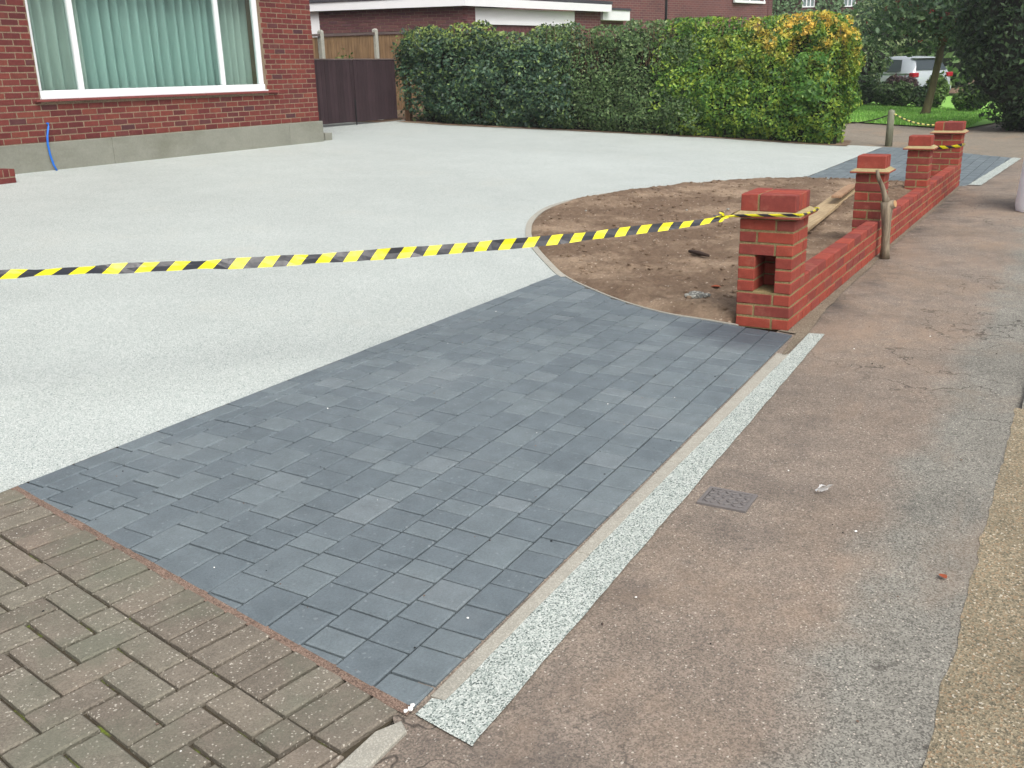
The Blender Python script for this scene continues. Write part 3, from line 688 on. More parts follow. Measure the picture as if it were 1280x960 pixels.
cand.sort(key=lambda t: (not t[0], math.hypot(t[1]-CAM.x, HY-CAM.y)+.001*t[3]))
for k, (vis, p, q, z0) in enumerate(cand):
    if k < 300: brick(wall, p, q, HY, HY+.1, z0, z0+.065, m_hbrick, off=OF, tilt=.006)
    else:
        dy = random.uniform(-.002, .002); stuff.box(p-OF[0], q-OF[0], HY+dy-OF[1], HY+.1-OF[1], z0-OF[2], z0+.065-OF[2], ch=.004 if vis else 0)
stuff.build('brick', m_hbrick, wall, kind='stuff')
b = MB()
for x0, x1 in ((HX0, -1.2), (-1.198, 2.94), (2.942, 6.31), (6.312, HX1+.035)):
    b.box(x0-OF[0], x1-OF[0], -.045, .006, .4-OF[2], .866-OF[2], ch=.006)
for k in range(60): pass
b.build('plinth', m_render, hs_)
b = MB(); b.box(HX0-.3-OF[0], HX1+.3-OF[0], -.5, 7.8, 5.6-OF[2], 5.75-OF[2])
zr = 5.755-OF[2]; rx0, rx1 = HX0-.35-OF[0], HX1+.35-OF[0]
b.add([(rx0, -.55, zr), (rx1, -.55, zr), (rx1, 7.85, zr), (rx0, 7.85, zr), (rx0, 3.65, zr+2.6), (rx1, 3.65, zr+2.6)], [(0, 1, 5, 4), (2, 3, 4, 5), (1, 2, 5), (3, 0, 4), (3, 2, 1, 0)])
b.build('roof', m_roof, hs_)
# window
win = put('window', None, hs_, (0, 0, 0)); fy = .045
fm = MB(); fw = .062
def fb(x0, x1, z0, z1, ya, yb): fm.box(x0-OF[0], x1-OF[0], ya, yb, z0-OF[2], z1-OF[2], ch=.006)
FZ0 = 1.395
fb(WX0, WX1, FZ0, FZ0+.082, fy-.02, fy+.07); fb(WX0, WX1, WZ1-.06, WZ1, fy, fy+.07)
fb(WX0, WX0+fw, FZ0+.083, WZ1-.061, fy, fy+.07); fb(WX1-fw-.02, WX1, FZ0+.083, WZ1-.061, fy, fy+.07)
fb(2.648, 2.716, FZ0+.083, WZ1-.061, fy-.004, fy+.066); fb(5.082, 5.146, FZ0+.083, WZ1-.061, fy-.004, fy+.066)
fb(WX1-fw-.03, WX1-.022, FZ0+.084, FZ0+.11, fy-.012, fy); 
fm.build('frame', m_white, win)
sm = MB(); sm.box(WX0-.01-OF[0], WX1+.005-OF[0], -.03, fy+.05, 1.374-OF[2], 1.3945-OF[2], ch=.004); sm.build('white_sill', m_white, win)
sm = MB()
x = WX0-.1
while x < WX1+.2:
    x2 = min(x+.3, WX1+.22); sm.box(x-OF[0]+.003, x2-OF[0]-.003, -.06, .05, 1.345-OF[2], 1.3725-OF[2], ch=.004); x = x2
sm.build('sill', m_sill, win)
for a, c in ((WX0+fw-.01, 2.655), (2.71, 5.09), (5.14, WX1-fw)):
    g = MB(); g.box(a-OF[0], c-OF[0], fy+.03, fy+.038, FZ0+.075-OF[2], WZ1-.055-OF[2]); g.build('pane', m_glass, win)
# curtains hang inside
def curtain(x0, x1, lab, mat, seed, per, amp):
    rr = random.Random(seed); n = int((x1-x0)/.012); ph = [0]; 
    for k in range(n): ph.append(ph[-1]+.012/per*6.283*rr.choice([.5, .8, 1.3, 1.7]))
    b = MB(); vs = []; rows = 7
    for r in range(rows):
        z = 1.41+(2.9-1.41)*r/(rows-1)
        for k in range(n+1):
            s_ = math.sin(ph[k]); s_ = math.copysign(abs(s_)**.7, s_)
            vs.append((x0+(x1-x0)*k/n+.006*math.sin(z*3+k*.3), HY+.37+amp*s_*(1.1-.12*r/rows)+.01*math.sin(k*.07), z))
    fs = [(r*(n+1)+k, r*(n+1)+k+1, (r+1)*(n+1)+k+1, (r+1)*(n+1)+k) for r in range(rows-1) for k in range(n)]
    b.add(vs, fs); o = b.build('curtain', mat, smooth=True, label=lab, category='curtain')
    return o
curtain(1.9, 2.98, 'pale grey green curtain behind the left pane of the window', m_curtain_pale, 3, .17, .06)
curtain(2.99, 5.43, 'wide sea green pleated curtain behind the middle pane of the window', m_curtain, 4, .17, .07)
curtain(5.44, 6.35, 'pale grey green curtain behind the right pane of the window', m_curtain_pale, 6, .15, .055)
b = MB(); b.tube([(2.073, HY+.03, 1.094), (2.068, HY-.03, 1.088), (2.045, HY-.052, 1.06), (2.0, HY-.066, .95), (1.985, HY-.07, .85), (1.99, HY-.075, .72), (2.005, HY-.09, .6), (2.026, HY-.105, .525)], .0125, 10)
b.build('water_pipe', m_blue, smooth=True, label='bright blue plastic pipe curving out of the house wall to the gravel', category='pipe')
st = thing('brick_step', 'low red brick step at the left edge in front of the plinth', 'step', (1.1, 9.08, hz(9.08)))
b = MB(); b.box(-2.2, -.004, .004, .55, -.02, .155); b.build('mortar_core', m_hmortar, st)
for k in range(10): brick(st, -.103-k*.225-.112, -k*.225, 0, .103, -.01, .065, m_hbrick)
for k in range(29): brick(st, -.065-k*.075, -k*.075, 0, .215, .076, .158, m_hbrick)
b = MB(); b.box(-.09, .09, -.2, .2, -.02, .115, ch=.008); thing('concrete_block', 'small grey concrete block on the ground at the corner of the house', 'block', (7.33, 9.98, hz(9.98)), me=b.mesh('concrete_block', m_render))

# ------------------------------------------------------------------ gate, post, fence behind
def gate(x0, x1, lab):
    t = thing('wooden_gate', lab, 'gate', (x0, 11.43, .636), group='dark boarded driveway gates'); n = int(round((x1-x0)/.105)); w = (x1-x0)/n
    for k in range(n):
        b = MB(); b.box(k*w+.0015, (k+1)*w-.0015, random.uniform(-.001, .001), .022, .06, 1.235, ch=.003); b.build('board', m_gate, t)
    b = MB(); b.box(.0, x1-x0, .024, .06, .2, .3); b.box(0, x1-x0, .024, .06, 1.0, 1.1); b.build('rail', m_gate, t)
    b = MB(); b.box(-.002, x1-x0+.002, -.012, .05, 1.236, 1.262, ch=.004); b.build('capping', m_fencecap, t)
    return t
gl_ = gate(8.1, 10.13, 'dark brown boarded gate leaf beside the house corner, left of the meeting gap'); gr_ = gate(10.145, 11.5, 'dark brown boarded gate leaf beside the hedge and timber post')
b = MB(); b.tube([(2.0, -.02, .5), (2.0, -.02, -.0)], .012, 8); b.build('drop_bolt', m_black, gl_)
b = MB(); b.box(-.06, .06, -.06, .06, -.2, 1.16, ch=.01); thing('timber_post', 'brown square timber post at the end of the dark gate, half in the hedge', 'post', (11.66, 11.25, .63), me=b.mesh('timber_post', m_brownpost))
fn = thing('board_fence', 'orange brown close boarded fence with pale concrete posts behind the gate', 'fence', (11.07, 13.0, .68), 0)
SL = .038
x = -2.6
while x < 3.6:
    if min(abs(x+.05-q) for q in (-1.87, 0, 1.87)) > .09:
        b = MB(); z1 = 1.70+SL*(x); b.box(x+.002, x+.098, random.uniform(0, .006), .022, .1, z1, ch=.003); b.build('board', m_fence, fn)
    x += .1
for x0, x1 in ((-2.6, -1.93), (-1.81, -.06), (.06, 1.81), (1.93, 3.6)):
    b = MB(); vs = [(x, y, 1.71+SL*x+z) for x in (x0, x1) for y in (-.03, .05) for z in (0, .05)]
    b.add(vs, [(0, 1, 3, 2), (4, 6, 7, 5), (0, 4, 5, 1), (2, 3, 7, 6), (1, 5, 7, 3), (0, 2, 6, 4)]); b.build('capping_rail', m_fencecap, fn)
for x in (-1.87, 0, 1.87):
    b = MB(); zt = 1.84+SL*x; b.box(x-.05, x+.05, -.05, .06, -.1, zt-.04, ch=.012)
    b.add([(x-.05, -.05, zt-.04), (x+.05, -.05, zt-.04), (x+.05, .06, zt-.04), (x-.05, .06, zt-.04), (x-.02, -.02, zt), (x+.02, -.02, zt), (x+.02, .03, zt), (x-.02, .03, zt)], [(0, 1, 5, 4), (1, 2, 6, 5), (2, 3, 7, 6), (3, 0, 4, 7), (4, 5, 6, 7)])
    b.build('post', m_concpost, fn)

# ------------------------------------------------------------------ foliage
def leaves(name, P, Nrm, size, mat, parent=None, spread=.8, **kw):
    n = len(P); P = np.asarray(P); Nrm = np.asarray(Nrm)
    nn = Nrm+spread*rng.normal(size=(n, 3)); nn /= np.linalg.norm(nn, axis=1)[:, None]
    t = np.cross(nn, rng.normal(size=(n, 3))); t /= np.linalg.norm(t, axis=1)[:, None]; bt = np.cross(nn, t)
    s = size*(.5+1.2*rng.random(n)**2)[:, None]; w = s*(.42+.2*rng.random((n, 1)))
    fold = nn*w*.35
    V4 = np.stack([P-t*s, P+bt*w+fold-t*s*.1, P+t*s, P-bt*w+fold-t*s*.1], 1).reshape(-1, 3)
    idx = np.arange(n)[:, None]*4; F = np.concatenate([idx+[0, 1, 2], idx+[0, 2, 3]], 1).reshape(-1, 3)
    me = bpy.data.meshes.new(name); me.vertices.add(len(V4)); me.vertices.foreach_set('co', V4.ravel())
    me.loops.add(F.size); me.loops.foreach_set('vertex_index', F.ravel().astype(np.int32)); me.polygons.add(len(F))
    me.polygons.foreach_set('loop_start', np.arange(0, F.size, 3, dtype=np.int32)); me.polygons.foreach_set('loop_total', np.full(len(F), 3, np.int32))
    me.materials.append(mat); me.update(calc_edges=True); me.validate()
    return put(name, me, parent, **kw)
def hedge(lab, name, cat, line, depth, ztop, mat, size, n, bulge=.1, seed=0, rough=.14, twigs=0, bare=None, hole=.0, open0=False, open1=False, fade=(0, 0)):
    """line: ground points along the front face; fills a clipped hedge body behind it"""
    line = [Vector(p) for p in line]; L = [0]
    for a, c in zip(line[:-1], line[1:]): L.append(L[-1]+(c-a).length)
    tot = L[-1]
    def at(s):
        s = min(max(s, 0), tot); k = max(i for i in range(len(L)-1) if L[i] <= s+1e-9); t = (s-L[k])/(L[k+1]-L[k]); return line[k].lerp(line[k+1], t), (line[k+1]-line[k]).normalized()
    root = thing(name, lab, cat, (line[0].x, line[0].y, hz(line[0].y))); o = Vector((line[0].x, line[0].y, hz(line[0].y)))
    def body(s, d, z):                     # point and how far the surface is pushed by lumps
        p, t = at(s); back = Vector((t.y, -t.x)); back = back if back.x > 0 else -back
        q = p+back*d; return Vector((q.x, q.y, z))
    P = []; Nn = []
    for k in range(n):
        u = R_(); s = R_()*tot; H = ztop(s/tot); p0, t = at(s); g = hz(p0.y); back = Vector((t.y, -t.x)); back = back if back.x > 0 else -back
        f = (H-g); wF, wT, wE = f*tot, depth*tot*.8, f*depth*.7
        r = u*(wF+wT+2*wE)
        if r < wF: z = g+.03+f*R_(); d = 0; nv = Vector((-back.x, -back.y, .25))
        elif r < wF+wT: z = H; d = depth*R_(); nv = Vector((0, 0, 1))
        else:
            e = 1 if R_() < .65 else -1; s = tot if e > 0 else 0; p0, t = at(s); z = g+.03+f*R_(); d = depth*R_(); nv = Vector((t.x*e, t.y*e, .25))
        x = body(s, d, z)
        nz = noise.noise((x.x*1.6, x.y*1.6, x.z*1.6+seed))+.7*noise.noise((x.x*4.3, x.y*4.3, x.z*4.3+seed))
        if hole and noise.noise((x.x*3.1, x.y*3.1, x.z*3.1+seed+9)) < -.3 and R_() < hole: continue
        if fade[0] and R_() > (s+.1)/fade[0]: continue
        if fade[1] and R_() > (tot-s+.1)/fade[1]: continue
        if bare and bare(s/tot, (z-g)/f) > R_(): continue
        tt = (z-g)/f; belly = bulge*math.sin(math.pi*min(1, tt*1.05))-.12*max(0, .16-tt)/.16*2-.4*max(0, (tt-.8)/.2)**2-(.45*max(0, 1-min(s if open0 else 9, tot-s if open1 else 9)/.4)**2 if r < wF+wT else 0)
        if open0 and s < .8 and tt < .6 and R_() < .95*(1-s/.8)*min(1, (.6-tt)/.2): continue
        push = belly+rough*nz-abs(rng.normal())*.10+.04
        x = x+Vector((nv.x, nv.y, nv.z if nv.z > .9 else 0))*push
        if r >= wF and r < wF+wT and d < .2: x.z -= .3*(.2-d)
        x.z = max(x.z, hz(x.y)+.03); P.append(x-o); Nn.append(nv)
    leaves('foliage', [tuple(p) for p in P], [tuple(q) for q in Nn], size, mat, root)
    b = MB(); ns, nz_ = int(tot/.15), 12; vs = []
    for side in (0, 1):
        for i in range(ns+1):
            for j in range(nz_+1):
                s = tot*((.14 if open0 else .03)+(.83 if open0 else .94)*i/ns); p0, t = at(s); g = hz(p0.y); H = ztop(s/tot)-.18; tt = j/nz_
                d = .16+.1*noise.noise((i*.5, j*.5, seed)) if side == 0 else depth-.12
                d += .16*max(0, (tt-.8)/.2)*(1 if side == 0 else -1)+(.12*max(0, .2-tt)/.2 if side == 0 else 0)
                q = body(s, d, g+(H-g)*tt); vs.append(q-o)
    W1 = nz_+1; W2 = (ns+1)*W1; fs = []
    for i in range(ns):
        for j in range(nz_): fs += [(i*W1+j, (i+1)*W1+j, (i+1)*W1+j+1, i*W1+j+1), (W2+i*W1+j, W2+(i+1)*W1+j, W2+(i+1)*W1+j+1, W2+i*W1+j+1)]
        fs.append((i*W1+nz_, (i+1)*W1+nz_, W2+(i+1)*W1+nz_, W2+i*W1+nz_))
    for j in range(nz_): fs += [(j, j+1, W2+j+1, W2+j), (ns*W1+j, ns*W1+j+1, W2+ns*W1+j+1, W2+ns*W1+j)]
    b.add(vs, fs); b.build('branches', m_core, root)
    if twigs:
        b = MB()
        for k in range(twigs):
            s = tot*R_(); tt = .3+.6*R_() if not bare else .45+.45*R_()
            if bare and bare(s/tot, tt) < .2: continue
            p0, t = at(s); g = hz(p0.y); H = ztop(s/tot); q = body(s, .02+.1*R_(), g+(H-g)*tt)-o
            e = q+Vector((rng.normal()*.05, rng.normal()*.08, .16+.22*R_())); b.tube([q, (q+e)/2+Vector((0, rng.normal()*.02, 0)), e], [.007, .005, .002], 4)
        if b.v: b.build('twigs', m_twig, root, kind='stuff')
    return root
hedge('tall dark glossy leaved hedge bush next to the dark gate', 'hedge', 'hedge', [(11.55, 11.45), (11.6, 10.2), (11.95, 8.9), (12.28, 7.6)], 1.5, lambda t: 2.36+.16*math.sin(3.1*min(1, t*1.5))-.05*t+.07*math.sin(t*17)+.04*math.sin(t*41), m_leafA, .036, 52000, .16, 1, .24, 40, None, .6, open0=True, fade=(0, .9))
hedge('mid green small leaved hedge with bare brown twigs, middle of the row', 'hedge', 'hedge', [(12.1, 8.45), (12.3, 7.8), (12.65, 6.4), (12.9, 5.15)], 1.4, lambda t: 2.40+.05*math.sin(t*13)+.03*math.sin(t*37), m_leafB, .029, 52000, .08, 2, .2, 420,
      lambda s, t: .75*max(0, 1-((t-.68)/.2)**2)*(max(0, 1-((s-.35)/.18)**2)+max(0, 1-((s-.72)/.14)**2)), .55, fade=(.9, .9))
hc = hedge('bright green hedge with golden yellow leaves at the pavement end', 'hedge', 'hedge', [(12.72, 6.2), (13.05, 4.8), (13.18, 3.4), (13.3, 2.62)], 1.2, lambda t: 2.43+.02*math.sin(t*9)-.14*max(0, t-.9)*10*.6, m_leafC, .031, 58000, .12, 3, .21, 60, None, .5, open1=True, fade=(.9, 0))
P = []; Q = []
for k in range(900):
    t = R_(); z = .35+1.1*R_()**.8; a = rng.normal()*.28
    P.append((.35-.2*t+abs(rng.normal())*-.12+a*.2, -2.95-.42*t+a*.5+.25*R_(), z)); Q.append((-.6, -.6, .5))
P = [(p[0]-.02, p[1], p[2]) for p in P if (noise.noise((p[1]*3, p[2]*3, 5)) > -.2)]
leaves('foliage', P, Q[:len(P)], .042, m_laurel, hc, .8)
sheet('hedge_border', [(11.3, 11.3), (11.4, 10.1), (11.85, 8.8), (12.2, 7.8), (12.6, 6.3), (13.0, 4.8), (13.1, 3.3), (13.3, 2.5), (14.6, 2.7), (14.6, 11.4)], .012, m_soil, edge=.05)
def bush(lab, cat, x, y, rx, ry, h, mat, size, n, name='bush', z0=None, lumps=7, seed=0, core=True, zr=(.3, .75)):
    z0 = hz(y) if z0 is None else z0; root = thing(name, lab, cat, (x, y, z0)); rs = np.random.default_rng(seed+50)
    cen = [np.array([rs.uniform(-.5, .5)*rx, rs.uniform(-.5, .5)*ry, h*rs.uniform(*zr)]) for _ in range(lumps)]+[np.array([0, 0, h*.5])]
    rad = [np.array([rx*rs.uniform(.4, .6), ry*rs.uniform(.4, .6), h*rs.uniform(.22, .3)]) for _ in range(lumps)]+[np.array([rx*.72, ry*.72, h*.5])]
    P = []; Q = []
    for k in range(n):
        i = rs.integers(0, lumps+1); d = rs.normal(size=3); d /= np.linalg.norm(d)
        p = cen[i]+rad[i]*d*(1-.25*abs(rs.normal())+.1*noise.noise(tuple(d*3+i))); 
        if p[2] < .02: p[2] = .02+.2*rs.random()
        P.append(p); Q.append(d+np.array([0, 0, .3]))
    leaves('foliage', P, Q, size, mat, root)
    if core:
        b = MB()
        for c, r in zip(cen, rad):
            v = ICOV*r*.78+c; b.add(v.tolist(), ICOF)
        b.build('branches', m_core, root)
    return root
bush('small green weed bush standing behind the dark gate', 'bush', 11.15, 12.45, .75, .3, 1.5, m_leafM, .035, 1500, seed=1, z0=.64, lumps=4, core=False)
bush('tall dark evergreen bush at the right edge beyond the lane', 'bush', 19.9, .02, 1.9, 2.15, 5.4, m_leafE, .05, 90000, seed=2, lumps=22, zr=(.06, .8))
bush('lighter green leafy tree top above the dark bush at the right edge', 'tree', 22.5, -1.6, 2.0, 1.5, 6.5, m_leafM, .1, 9000, name='tree', seed=21, lumps=8)
bush('dark green shrub next to the golden hedge at the back of the lawn', 'shrub', 28.6, 5.75, 1.2, 1.2, 2.3, m_leafB, .075, 9000, name='shrub', seed=3)
bush('purple brown leaved shrub in front of the car', 'shrub', 28.6, 4.15, .5, .6, .98, m_leafU, .06, 4500, name='shrub', seed=4)
bush('rounded bright green shrub behind the leaning tree trunk', 'shrub', 28.2, 3.05, .5, .5, 1.2, m_leafM, .06, 4000, name='shrub', seed=5)
bush('low green shrub between the trunk and the dark bush', 'shrub', 27.4, 2.0, .8, .65, .85, m_leafM, .06, 3500, name='shrub', seed=6)
bush('low dark green shrub below the car on the lawn edge', 'shrub', 29.0, 4.7, .9, .8, .8, m_leafD, .06, 4000, name='shrub', seed=7)
bush('low dark green shrub in front of the purple one at the lawn edge', 'shrub', 27.9, 4.2, .5, .75, .8, m_leafB, .06, 4500, name='shrub', seed=31)
bush('low dark green shrub at the foot of the dark shrub, next to the golden hedge', 'shrub', 27.8, 5.3, .55, .75, .95, m_leafD, .06, 4000, name='shrub', seed=32)
bush('low dark green shrub between the trunk and the purple shrub', 'shrub', 28.0, 3.45, .5, .5, .75, m_leafD, .06, 3000, name='shrub', seed=33)
bush('pale green bushy tree behind the car roof', 'tree', 45, 7.4, 3.2, 2.6, 4.2, m_leafP, .14, 7000, name='tree', seed=8)
bush('mid green bushy tree behind the car, nearest the dark bush', 'tree', 42, 3.2, 3, 2.4, 4.6, m_leafB, .14, 8000, name='tree', seed=9)
bush('wide dark tree closing the view far behind the lawn', 'tree', 58, 1.5, 5, 6.5, 10, m_leafD, .25, 12000, name='tree', seed=10)
bush('far wide tree behind the ivy covered house', 'tree', 74, 16, 8, 9, 14, m_leafM, .35, 9000, name='tree', seed=12)
# leaning rowan on the lawn
tr = thing('rowan_tree', 'small tree with leaning mossy trunk and dark crown on the lawn', 'tree', (24.7, 2.83, hz(2.83)))
b = MB(); tp = [(0, 0, -.05), (.02, -.03, .12), (.05, -.12, .7), (.08, -.2, 1.35), (.1, -.26, 2.0)]
b.tube(tp, [.17, .125, .1, .095, .09], 12)
top = Vector((.1, -.26, 2.0)); rt = random.Random(5); tips = []
for k in range(9):
    a = k*.7+rt.uniform(-.2, .2); r = rt.uniform(.7, 1.6); e = top+Vector((math.cos(a)*r, math.sin(a)*r, rt.uniform(.5, 1.7)))
    m1 = top.lerp(e, .5)+Vector((0, 0, .25)); b.tube([top-Vector((0, 0, .25)), top+Vector((math.cos(a)*.1, math.sin(a)*.1, .1)), m1, e], [.06, .05, .035, .012], 6); tips += [m1, e]
b.build('trunk', m_trunk, tr, smooth=True)
P = []; Q = []
for k in range(12000):
    if R_() < .45: c = tips[rng.integers(0, len(tips))]; p = np.array(c)+rng.normal(size=3)*np.array([.35, .35, .25])
    else:
        d = rng.normal(size=3); d /= np.linalg.norm(d); p = np.array([.1, .35, 2.75])+d*np.array([1.8, 1.95, 1.15])*(R_()**.4)
        if noise.noise(tuple(p*1.7)) < -.18: continue
    low = 1.62+.35*noise.noise((p[0]*1.3, p[1]*1.3, 2))
    if p[2] < low: continue
    P.append(p); Q.append((0, 0, 1))
leaves('crown', P, Q, .065, m_leafT, tr, 1.0)
b = MB()
for k in range(150):
    c = tips[rng.integers(0, len(tips))]; p = np.array(c)+rng.normal(size=3)*np.array([.5, .6, .3])
    if p[2] > 1.75:
        for i in range(5): lump(b, p[0]+rng.normal()*.03, p[1]+rng.normal()*.03, p[2]+rng.normal()*.02, .016, 0, 1)
b.build('berries', m_berry, tr)

# ------------------------------------------------------------------ car behind the shrubs
car = thing('parked_car', 'silver white hatchback seen from behind, parked beyond the lawn shrubs', 'car', (32.5, 3.78, .22), math.radians(7.6+44))
def loft(secs, mat, name, parent, closed=True, smooth=True):
    b = MB(); n = len(secs[0]); vs = [p for s in secs for p in s]
    fs = [(k*n+i, (k+1)*n+i, (k+1)*n+(i+1) % n, k*n+(i+1) % n) for k in range(len(secs)-1) for i in range(n if closed else n-1)]
    fs += [tuple(range(n)), tuple(range((len(secs)-1)*n, len(secs)*n))]
    b.add(vs, fs); o = b.build(name, mat, parent, smooth=smooth)
    if smooth: 
        m = o.modifiers.new('w', 'EDGE_SPLIT'); m.split_angle = math.radians(40)
    return o
def sec(x, w, z0, z1, top=.85): return [(x, -w*.92, z0), (x, -w, z0+.25), (x, -w, z1-.18), (x, -w*top, z1), (x, w*top, z1), (x, w, z1-.18), (x, w, z0+.25), (x, w*.92, z0)]
loft([sec(.0, .78, .36, .85), sec(.06, .86, .28, .98), sec(.3, .9, .22, 1.02), sec(1.3, .92, .2, 1.02), sec(2.6, .92, .2, 1.0), sec(3.4, .9, .2, .95), sec(4.0, .84, .24, .82), sec(4.25, .7, .34, .7)], m_silver, 'body', car)
def cab(x, w, z0, z1, tw): return [(x, -w, z0), (x, -tw, z1-.06), (x, -tw*.85, z1), (x, tw*.85, z1), (x, tw, z1-.06), (x, w, z0)]
loft([cab(.08, .8, .96, 1.04, .72), cab(.2, .84, .97, 1.27, .66), cab(.36, .86, .98, 1.44, .62), cab(.6, .87, .98, 1.53, .6), cab(1.3, .88, .98, 1.57, .6), cab(2.3, .87, .98, 1.52, .58), cab(2.9, .85, .98, 1.25, .68), cab(3.3, .82, .96, 1.0, .78)], m_silver, 'roof', car)
b = MB(); b.add([(.12, -.68, 1.07), (.12, .68, 1.07), (.345, .52, 1.42), (.345, -.52, 1.42)], [(0, 1, 2, 3)]); b.v = [(x-.05, y, z+.01) for x, y, z in b.v]; b.build('rear_window', m_glassdark, car)
for s_ in (-1, 1):
    for x0, x1, x2, x3 in ((.62, 1.4, 1.4, .78), (1.46, 2.45, 2.2, 1.46)):
        b = MB(); b.add([(x0, s_*.875, 1.04), (x1, s_*.88, 1.04), (x2, s_*.7, 1.46), (x3, s_*.7, 1.44)], [(0, 1, 2, 3)]); b.build('side_window', m_glassdark, car)
    b = MB(); b.box(-.03, .2, s_*.62 if s_ > 0 else -.9, .9 if s_ > 0 else -.62, .84, 1.0, ch=.03); b.build('tail_lamp', m_red, car)
    for x in (.75, 3.35):
        b = MB(); n = 20; b.tube([(x, s_*.7, .31), (x, s_*.92, .31)], .31, n); w_ = b.build('wheel', m_tyre, car); b = MB(); b.tube([(x, s_*.91, .31), (x, s_*.93, .31)], .2, 12); b.build('rim', m_iron, w_)
b = MB(); b.box(-.1, .12, -.82, .82, .34, .56, ch=.05); b.build('rear_bumper', m_silver, car)
b = MB(); b.box(-.035, .0, -.26, .26, .62, .73, ch=.004); b.build('number_plate', plain('yellow_plate', (212,190,70), .4, .05), car)
b = MB(); b.box(.24, .5, -.6, .6, 1.47, 1.5, ch=.01); b.build('spoiler', m_silver, car)

# ------------------------------------------------------------------ buildings behind the hedge
def wallquad(b, A, Bp, z0, z1, th, mi=0, u0=0):       # upright slab from A to B (xy), thickness behind
    A, Bp = Vector(A), Vector(Bp); d = (Bp-A); L = d.length; d.normalize(); n = Vector((-d.y, d.x))*th
    vs = [(A.x, A.y, z0), (Bp.x, Bp.y, z0), (Bp.x, Bp.y, z1), (A.x, A.y, z1)]; vs += [(x+n.x, y+n.y, z) for x, y, z in vs]
    q = ((u0, z0), (u0+L, z0), (u0+L, z1), (u0, z1))
    b.add(vs, [(0, 1, 2, 3), (5, 4, 7, 6), (1, 5, 6, 2), (4, 0, 3, 7), (3, 2, 6, 7), (0, 4, 5, 1)], mi, [q, q, ((0, z0), (th, z0), (th, z1), (0, z1))]*1+[((0, z0), (th, z0), (th, z1), (0, z1)), q, q])
K = 26/22.5
def far_pt(p): return (CAM.x+(p[0]-CAM.x)*K, CAM.y+(p[1]-CAM.y)*K)
Gc, Gl, Gr = far_pt((13.17, 10.77)), far_pt((11.84, 13.99)), far_pt((17.87, 9.71))
gz = .64; GT = CAM.z+(2.96-CAM.z)*K
ga = thing('garage', 'flat roofed brick garage with white fascia behind the hedge', 'garage', (Gc[0], Gc[1], gz)); og = Vector((Gc[0], Gc[1], 0))
gcv, glv, grv = Vector(Gc), Vector(Gl), Vector(Gr); fd = (grv-gcv).normalized(); ld = (glv-gcv).normalized()
lE = gcv+ld*6.5
def loc(b): b.v = [(x-Gc[0], y-Gc[1], z-gz) for x, y, z in b.v]; return b
b = MB(); wallquad(b, lE, gcv, .4, GT, .1)
wallquad(b, gcv, gcv+fd*.45, .4, GT, .1, 1); wallquad(b, gcv+fd*4.45, gcv+fd*5.6, .4, GT, .1, 1); wallquad(b, gcv+fd*5.6, gcv+fd*5.6+ld*6, .4, GT, .1, 1)
gwall = loc(b).build('wall', [m_hmortar, m_farbrick], ga)
b = MB(); ang = math.atan2(-ld.y, -ld.x); 
for c in range(38):
    z0 = gz-.1+c*.075; u = -.1125*(c % 2)
    if z0+.07 > GT: break
    while u < 5.6:
        p = gcv+ld*(u+.1075); M = Matrix.Translation((p.x, p.y, z0+.0325)) @ Matrix.Rotation(ang, 4, 'Z'); dj = random.uniform(-.003, .003)
        if z0 > 1.2: b.box(-.107, .107, -.012+dj, .03, -.0325, .0325, M=M, ch=.004)
        u += .225
loc(b).build('brick', m_gbrick, gwall, kind='stuff')
b = MB(); ov = .14
def slab(A, Bp, z0, z1, t): wallquad(b, A, Bp, z0, z1, t)
nf = Vector((fd.y, -fd.x)); nl = Vector((-ld.y, ld.x)); nl = nl if nl.x < 0 else -nl
cA = gcv+nf*ov+nl*ov; slab(lE+nl*ov, cA, GT-.01, GT+.19, .03); slab(cA+fd*.001, cA+fd*5.95, GT-.012, GT+.185, .03); loc(b).build('fascia', m_fascia, ga)
b = MB(); q = [lE+nl*.2, cA, cA+fd*6.0, cA+fd*6.0+ld*6.6]; zz = GT+.195
b.add([(p.x, p.y, zz) for p in q]+[(p.x, p.y, zz+.08) for p in q], [(0, 1, 2, 3), (7, 6, 5, 4), (0, 4, 5, 1), (1, 5, 6, 2), (2, 6, 7, 3), (3, 7, 4, 0)]); loc(b).build('roof', m_roof, ga)
b = MB(); wallquad(b, gcv+fd*.46-nf*.02, gcv+fd*4.44-nf*.02, GT-.4, GT-.02, .04); wallquad(b, gcv+fd*.5-nf*.0, gcv+fd*4.4, GT-.42, GT-.36, .04)
wallquad(b, gcv+fd*4.3-nf*.01, gcv+fd*4.44-nf*.01, .5, GT-.425, .06); wallquad(b, gcv+fd*.46-nf*.01, gcv+fd*.54-nf*.01, .5, GT-.425, .06); loc(b).build('door_frame', m_fascia, ga)
b = MB()
for k in range(24): wallquad(b, gcv+fd*(.55+k*.156)-nf*.06, gcv+fd*(.55+k*.156+.148)-nf*.06, .6, GT-.43, .03)
loc(b).build('garage_door', plain('maroon_garage_door', (92,58,60), .6, .1), ga)
gd = loc(MB())
wA = gcv+ld*4.0; b = MB(); wallquad(b, wA+nl*.015+ld*.6, wA+nl*.015-ld*.27, GT-.72, GT-.012, .03); gf = loc(b).build('side_window', m_fascia, ga)
b = MB(); wallquad(b, wA+nl*.03+ld*.58, wA+nl*.03-ld*.24, GT-.97, GT-.74, .03); loc(b).build('pane', m_blueglass, gf)
b = MB(); wallquad(b, wA+nl*.02+ld*.6, wA+nl*.02-ld*.30, GT-1.02, GT-.725, .02); loc(b).build('frame', m_fascia, gf)
